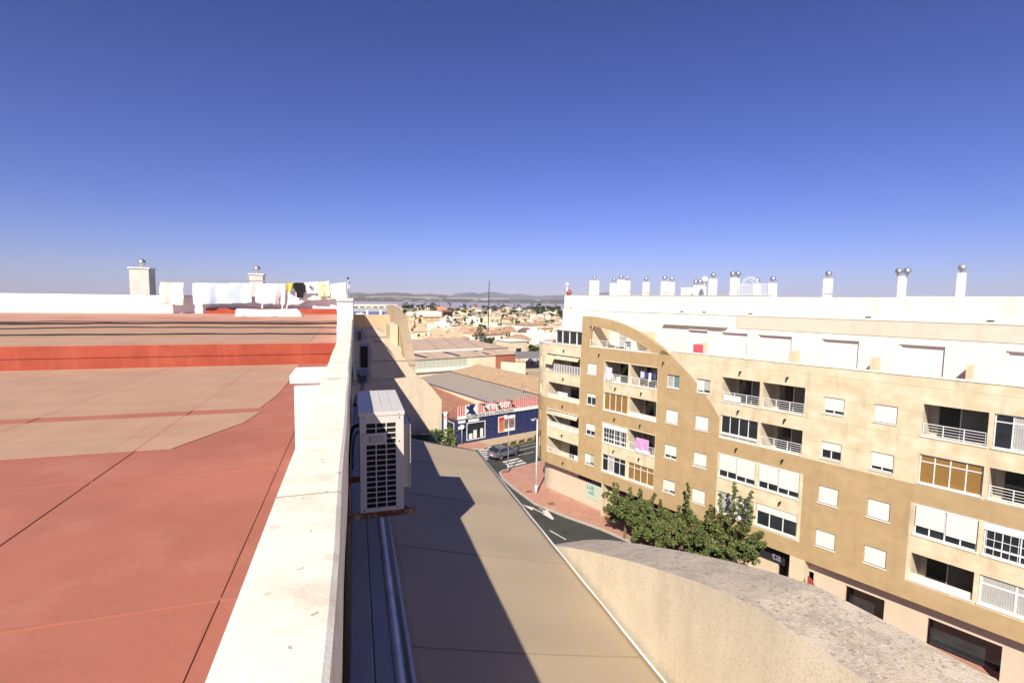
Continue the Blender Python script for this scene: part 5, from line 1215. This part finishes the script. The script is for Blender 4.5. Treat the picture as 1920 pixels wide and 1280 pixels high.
# trees of the town
def tree_proto(kind, seed, label, grp):
    r = random.Random(seed); t = empty({'palm': 'palm_tree', 'pine': 'pine_tree', 'round': 'round_tree', 'cyp': 'cypress_tree'}[kind], label, 'tree', (0, 0, 0), 0, grp)
    mb = MB()
    if kind == 'palm':
        mb.tube([(0, 0, 0), (.2, .1, 3.5), (.1, 0, 7)], .22, 6, r2=.15); mb.build('trunk', M['bark'], t)
        c = MB()
        for k in range(26):
            a = r.uniform(0, 2*PI); up = r.uniform(-.4, 1.0); pr_ = Vector((.1, 0, 7)); d = Vector((math.cos(a), math.sin(a), up)).normalized()
            for s_ in range(5):
                nx2 = pr_+d*.55; sd = d.cross(Vector((0, 0, 1))).normalized()*.22; c.add([pr_-sd, pr_+sd, nx2+sd, nx2-sd], [(0, 1, 2, 3)]); pr_ = nx2; d = (d+Vector((0, 0, -.28))).normalized()
        c.build('crown', M['leafd'], t)
    elif kind == 'cyp':
        mb.tube([(0, 0, 0), (0, 0, 2)], .15, 6); mb.build('trunk', M['bark'], t)
        leafcloud([((r.uniform(-.2, .2), r.uniform(-.2, .2), .8+k*.55), .75*(1-k/16)) for k in range(14)], .4, 26, r).build('crown', [M['leafd'], M['leaf1']], t)
    elif kind == 'pine':
        mb.tube([(0, 0, 0), (.1, 0, 7.5)], .2, 6, r2=.06)
        cl_ = []
        for k in range(6):
            for a in range(6):
                rr_ = (2.3-.32*k)*r.uniform(.5, 1); th_ = a*PI/3+r.uniform(-.3, .3); cl_.append(((rr_*math.cos(th_), rr_*math.sin(th_), 2.2+k*.95), .5)); mb.tube([(0, 0, 2.2+k*.95), cl_[-1][0]], .05, 4)
        mb.build('trunk', M['bark'], t); leafcloud(cl_, .3, 22, r).build('crown', [M['leafd'], M['leafd']], t)
    else:
        mb.tube([(0, 0, 0), (.1, 0, 2.5)], .22, 6, r2=.15); mb.build('trunk', M['bark'], t)
        cl_ = [((r.uniform(-1.7, 1.7), r.uniform(-1.7, 1.7), r.uniform(2.2, 4.8)), r.uniform(.7, 1.1)) for _ in range(16)]
        leafcloud(cl_, .42, 60, r).build('crown', [M['leafd'], M['leaf1']], t)
    return t
TP = [tree_proto('round', 1, 'dark round tree among the houses of the estate', 'round trees in the town'), tree_proto('round', 2, 'bushy olive-green tree between the distant houses', 'bushy trees in the town'),
      tree_proto('palm', 3, 'slender palm rising above the houses', 'palms in the town'), tree_proto('cyp', 4, 'narrow dark cypress among the houses', 'cypresses in the town'), tree_proto('pine', 5, 'tiered pine tree among the houses', 'pines in the town')]
used = set(); 
def ptree(k, px, Y, sc):
    if k in used: o = copy_tree(TP[k])
    else: o = TP[k]; used.add(k)
    place(o, px, Y, 0, rnd.uniform(0, 6), sc); return o
for px, Y, k, sc in ((872, 300, 2, 1.15), (900, 215, 4, 1.15), (868, 262, 1, .9), (853, 268, 0, .8), (826, 272, 0, .9), (836, 268, 1, .8), (917, 190, 1, .95), (952, 172, 1, 1.15), (943, 176, 0, .95), (1007, 150, 1, 1.1), (985, 330, 2, .8), (962, 330, 3, 1)): ptree(k, px, Y, sc)
for i in range(70):
    Y = rnd.uniform(230, 560); ptree(rnd.choices((0, 1, 2, 3, 4), (4, 4, 2, 1, 1))[0], rnd.uniform(775, 1062), Y, rnd.uniform(.7, 1.1))
for i in range(190):
    Y = rnd.uniform(560, 1000); px = rnd.uniform(735, 1062) if i > 40 else rnd.gauss(1025, 20)
    ptree(rnd.choices((0, 1, 2, 3, 4), (6, 4, 3, 1, 1))[0], min(px, 1064), Y, rnd.uniform(.9, 1.5)*(1+.2*(Y > 800)))
for i in range(10): ptree(0, 745+rnd.uniform(-6, 14), 420+i*18, rnd.uniform(.9, 1.3))
# masts and poles
ma = atz(914.5, 640, 0); mh = aty(917.3, 527, ma.y).z; mt_ = empty('radio_mast', 'very thin tall radio mast rising above the lake skyline', 'mast', ma)
mb = MB(); mb.tube([(0, 0, 0), (.45, 0, mh)], .26, 6, r2=.16); mb.build('pole', M['dark'], mt_)
def upole(px, pyb, pyt, z0, r, label):
    a = atz(px, pyb, z0); h_ = aty(px, pyt, a.y).z-z0; t = empty('utility_pole', label, 'pole', a, 0)
    MB().tube([(0, 0, -z0), (0, 0, h_)], r, 6).build('pole', M['steel'], t); MB().box(-.5, .5, -.05, .05, h_-.5, h_-.4).build('crossarm', M['steel'], t)
upole(979.5, 746, 719, 4.5, .08, 'short utility pole standing on the grey warehouse roof')
upole(981, 675, 632, 0, .14, 'dark utility pole at the corner of the warehouse yard')
upole(966, 648, 625, 3, .10, 'thin pole behind the large tan roofed warehouse')
# ================================================================== LAKE, FAR LAND, HILLS
def xy(px, Y): d = ray(px, 568); return d.x/d.y*Y
sheet('lake', [(-1500, 1080), (200, 1020), (500, 930), (2500, 950), (3500, 3500), (600, 2900), (-1500, 4000)], .3, M['water'])
far_land = mat('far_fields', (.12, .11, .075), .95, .3, .0016, dark=(.26, .22, .17), dscale=.007, damt=.6)
sheet('far_fields', [(-4000, 3600), (600, 2880), (3200, 2700), (9000, 3500), (9000, 9000), (-4000, 9000)], .6, far_land)
mb = MB(); nx_, ny_ = 160, 26; vs = []
for j in range(ny_+1):
    Y = 3300+j*180
    for i in range(nx_+1):
        X = -1800+i*45; t_ = j/ny_
        vs.append((X, Y, .8+t_*38*(.75+.5*noise.noise(Vector((X*.0012, Y*.0006, 0))))))
mb.add(vs, [(j*(nx_+1)+i, j*(nx_+1)+i+1, (j+1)*(nx_+1)+i+1, (j+1)*(nx_+1)+i) for j in range(ny_) for i in range(nx_)])
tag(mb.build('terrain', far_land, None, True), kind='structure')
# white settlements and salt works on the far shore
def far_hills(name, Y0, prof, mt, dep, seed):
    mb = MB(); n = len(prof); vs = []; m_ = 10
    for (px, h_) in prof:
        for k in range(m_+1):
            t_ = k/m_; hh_ = h_*math.sin(t_*PI/2)**.9; nn = noise.fractal(Vector((px*.07+seed, t_*3, 0)), 1, 2, 4)
            vs.append((xy(px, Y0)*(1+t_*dep/Y0), Y0+dep*t_, 20+hh_*(1+.10*nn*t_)))
    mb.add(vs, [(i*(m_+1)+k, (i+1)*(m_+1)+k, (i+1)*(m_+1)+k+1, i*(m_+1)+k+1) for i in range(n-1) for k in range(m_)])
    return tag(mb.build(name, mt, None, True), kind='structure')
def hp(pts, Y0, step=3):
    out = []; x = pts[0][0]
    while x <= pts[-1][0]:
        for (a, ya), (b, yb) in zip(pts[:-1], pts[1:]):
            if a <= x <= b: y = ya+(yb-ya)*(x-a)/(b-a); break
        d = ray(x, y); out.append((x, max(3, H+d.z/d.y*Y0-20))); x += step
    return out
hm = mat('hill_scrub', (.15, .115, .085), .95, .35, .004, dark=(.34, .27, .2), dscale=.006, damt=.6)
Yh = 8200
far_hills('hills', Yh, hp([(380, 545), (480, 546), (560, 544), (640, 549), (662, 548), (672, 547), (692, 550), (716, 548.5), (730, 547), (760, 548), (780, 551), (800, 550), (830, 552), (848, 556)], Yh), hm, 900, 1)
far_hills('hills', Yh+300, hp([(800, 556), (815, 552), (835, 552), (845, 555), (870, 557), (905, 559)], Yh+300), hm, 700, 6)
Yh2 = 14000
hm2 = mat('mountain_rock', (.16, .12, .11), .95, .3, .001)
far_hills('mountains', Yh2, hp([(700, 560), (840, 556), (858, 549), (874, 547.5), (886, 547), (898, 550.5), (908, 548), (918, 545.5), (928, 546.5), (944, 550), (958, 551), (975, 549.5), (990, 552.5), (1005, 555), (1030, 553), (1060, 552), (1110, 552), (1135, 546), (1160, 549), (1230, 558)], Yh2), hm2, 1200, 3)
sw = mat('salt_white', (.42, .38, .34), .9, .1, .01)
for i in range(30):
    px = rnd.uniform(660, 1060); Y = rnd.choice((3500, 4200, 5200, 6500, 7400))*rnd.uniform(.97, 1.05); w = rnd.uniform(20, 90)*(1.3 if Y > 5000 else .5)
    t_ = (Y-3300)/180/26; z = .8+min(1, t_)*38*.8+2
    o = MB().box(-w/2, w/2, 0, 12, -12, rnd.uniform(0, 3)).build('farm_building', sw, None, False, (xy(px, Y), Y, z)); tag(o, 'pale farm building or greenhouse on the far shore of the lake', 'building', 'pale buildings across the lake')
# long pale greenhouse strip under the hills
o = MB().box(-500, 500, 0, 60, -20, 2).build('greenhouse', sw, None, False, (xy(760, 7900), 7900, 42)); tag(o, 'long pale greenhouse strip at the foot of the left hills', 'greenhouse')
o = MB().box(-700, 300, 0, 60, -20, 3).build('greenhouse', sw, None, False, (xy(920, 7700), 7700, 38)); tag(o, 'long pale greenhouse strip at the foot of the central mountains', 'greenhouse')

# ================================================================== HAZE, SKY, SUN, CAMERA
hb = MB().box(-6500, 14500, -450, 16500, -1.2, 600).build('haze', None); tag(hb, kind='stuff')
hmz = bpy.data.materials.new('haze_air'); hmz.use_nodes = True; N = hmz.node_tree.nodes; N.remove(N['Principled BSDF'])
pv = N.new('ShaderNodeVolumePrincipled'); pv.inputs['Color'].default_value = (.72, .84, 1, 1); pv.inputs['Density'].default_value = 4e-5; pv.inputs['Anisotropy'].default_value = .0
hmz.node_tree.links.new(pv.outputs[0], N['Material Output'].inputs['Volume']); hb.data.materials.clear(); hb.data.materials.append(hmz)

k_, ky_ = .64, 1.064
EL = math.atan(1/math.hypot(k_, ky_)); 
sd = Vector((k_, ky_, -1)).normalized()
sun = bpy.data.lights.new('sun', 'SUN'); sun.energy = 5.0; sun.angle = math.radians(.5); sun.color = (1, .93, .80)
so = bpy.data.objects.new('sun', sun); COL.objects.link(so); so.rotation_euler = sd.to_track_quat('-Z', 'Y').to_euler()
w = bpy.data.worlds.new('World'); SC.world = w; w.use_nodes = True; nt = w.node_tree; bg = nt.nodes['Background']
sky = nt.nodes.new('ShaderNodeTexSky'); sky.sky_type = 'NISHITA'; sky.sun_disc = False; sky.sun_elevation = EL
ts = -sd; sky.sun_rotation = math.atan2(ts.x, ts.y)
sky.altitude = 0; sky.air_density = 1.0; sky.dust_density = .1; sky.ozone_density = 3.0
mx = nt.nodes.new('ShaderNodeMix'); mx.data_type = 'RGBA'; mx.blend_type = 'MULTIPLY'; mx.inputs['Factor'].default_value = 1
gm = nt.nodes.new('ShaderNodeGamma'); gm.inputs['Gamma'].default_value = 1.27; nt.links.new(sky.outputs[0], gm.inputs['Color'])
nt.links.new(gm.outputs[0], mx.inputs['A']); mx.inputs['B'].default_value = (.44, .40, .74, 1)
nt.links.new(mx.outputs['Result'], bg.inputs['Color']); bg.inputs['Strength'].default_value = .06

cam = bpy.data.cameras.new('camera'); co_ = bpy.data.objects.new('camera', cam); COL.objects.link(co_)
cam.sensor_width = 36; cam.sensor_fit = 'HORIZONTAL'; cam.lens = FPX/1920*36; cam.clip_start = .05; cam.clip_end = 60000
Rc = cR*math.cos(ROL)+cU*math.sin(ROL); Uc = -cR*math.sin(ROL)+cU*math.cos(ROL)
m3 = Matrix((Rc, Uc, -cF)).transposed(); co_.matrix_world = Matrix.Translation((0, 0, H))@m3.to_4x4()
SC.camera = co_
SC.view_settings.view_transform = 'Standard'; SC.view_settings.look = 'None'; SC.view_settings.gamma = 1; SC.view_settings.exposure = .55
SC.render.engine = 'CYCLES'
SC.cycles.volume_bounces = 0
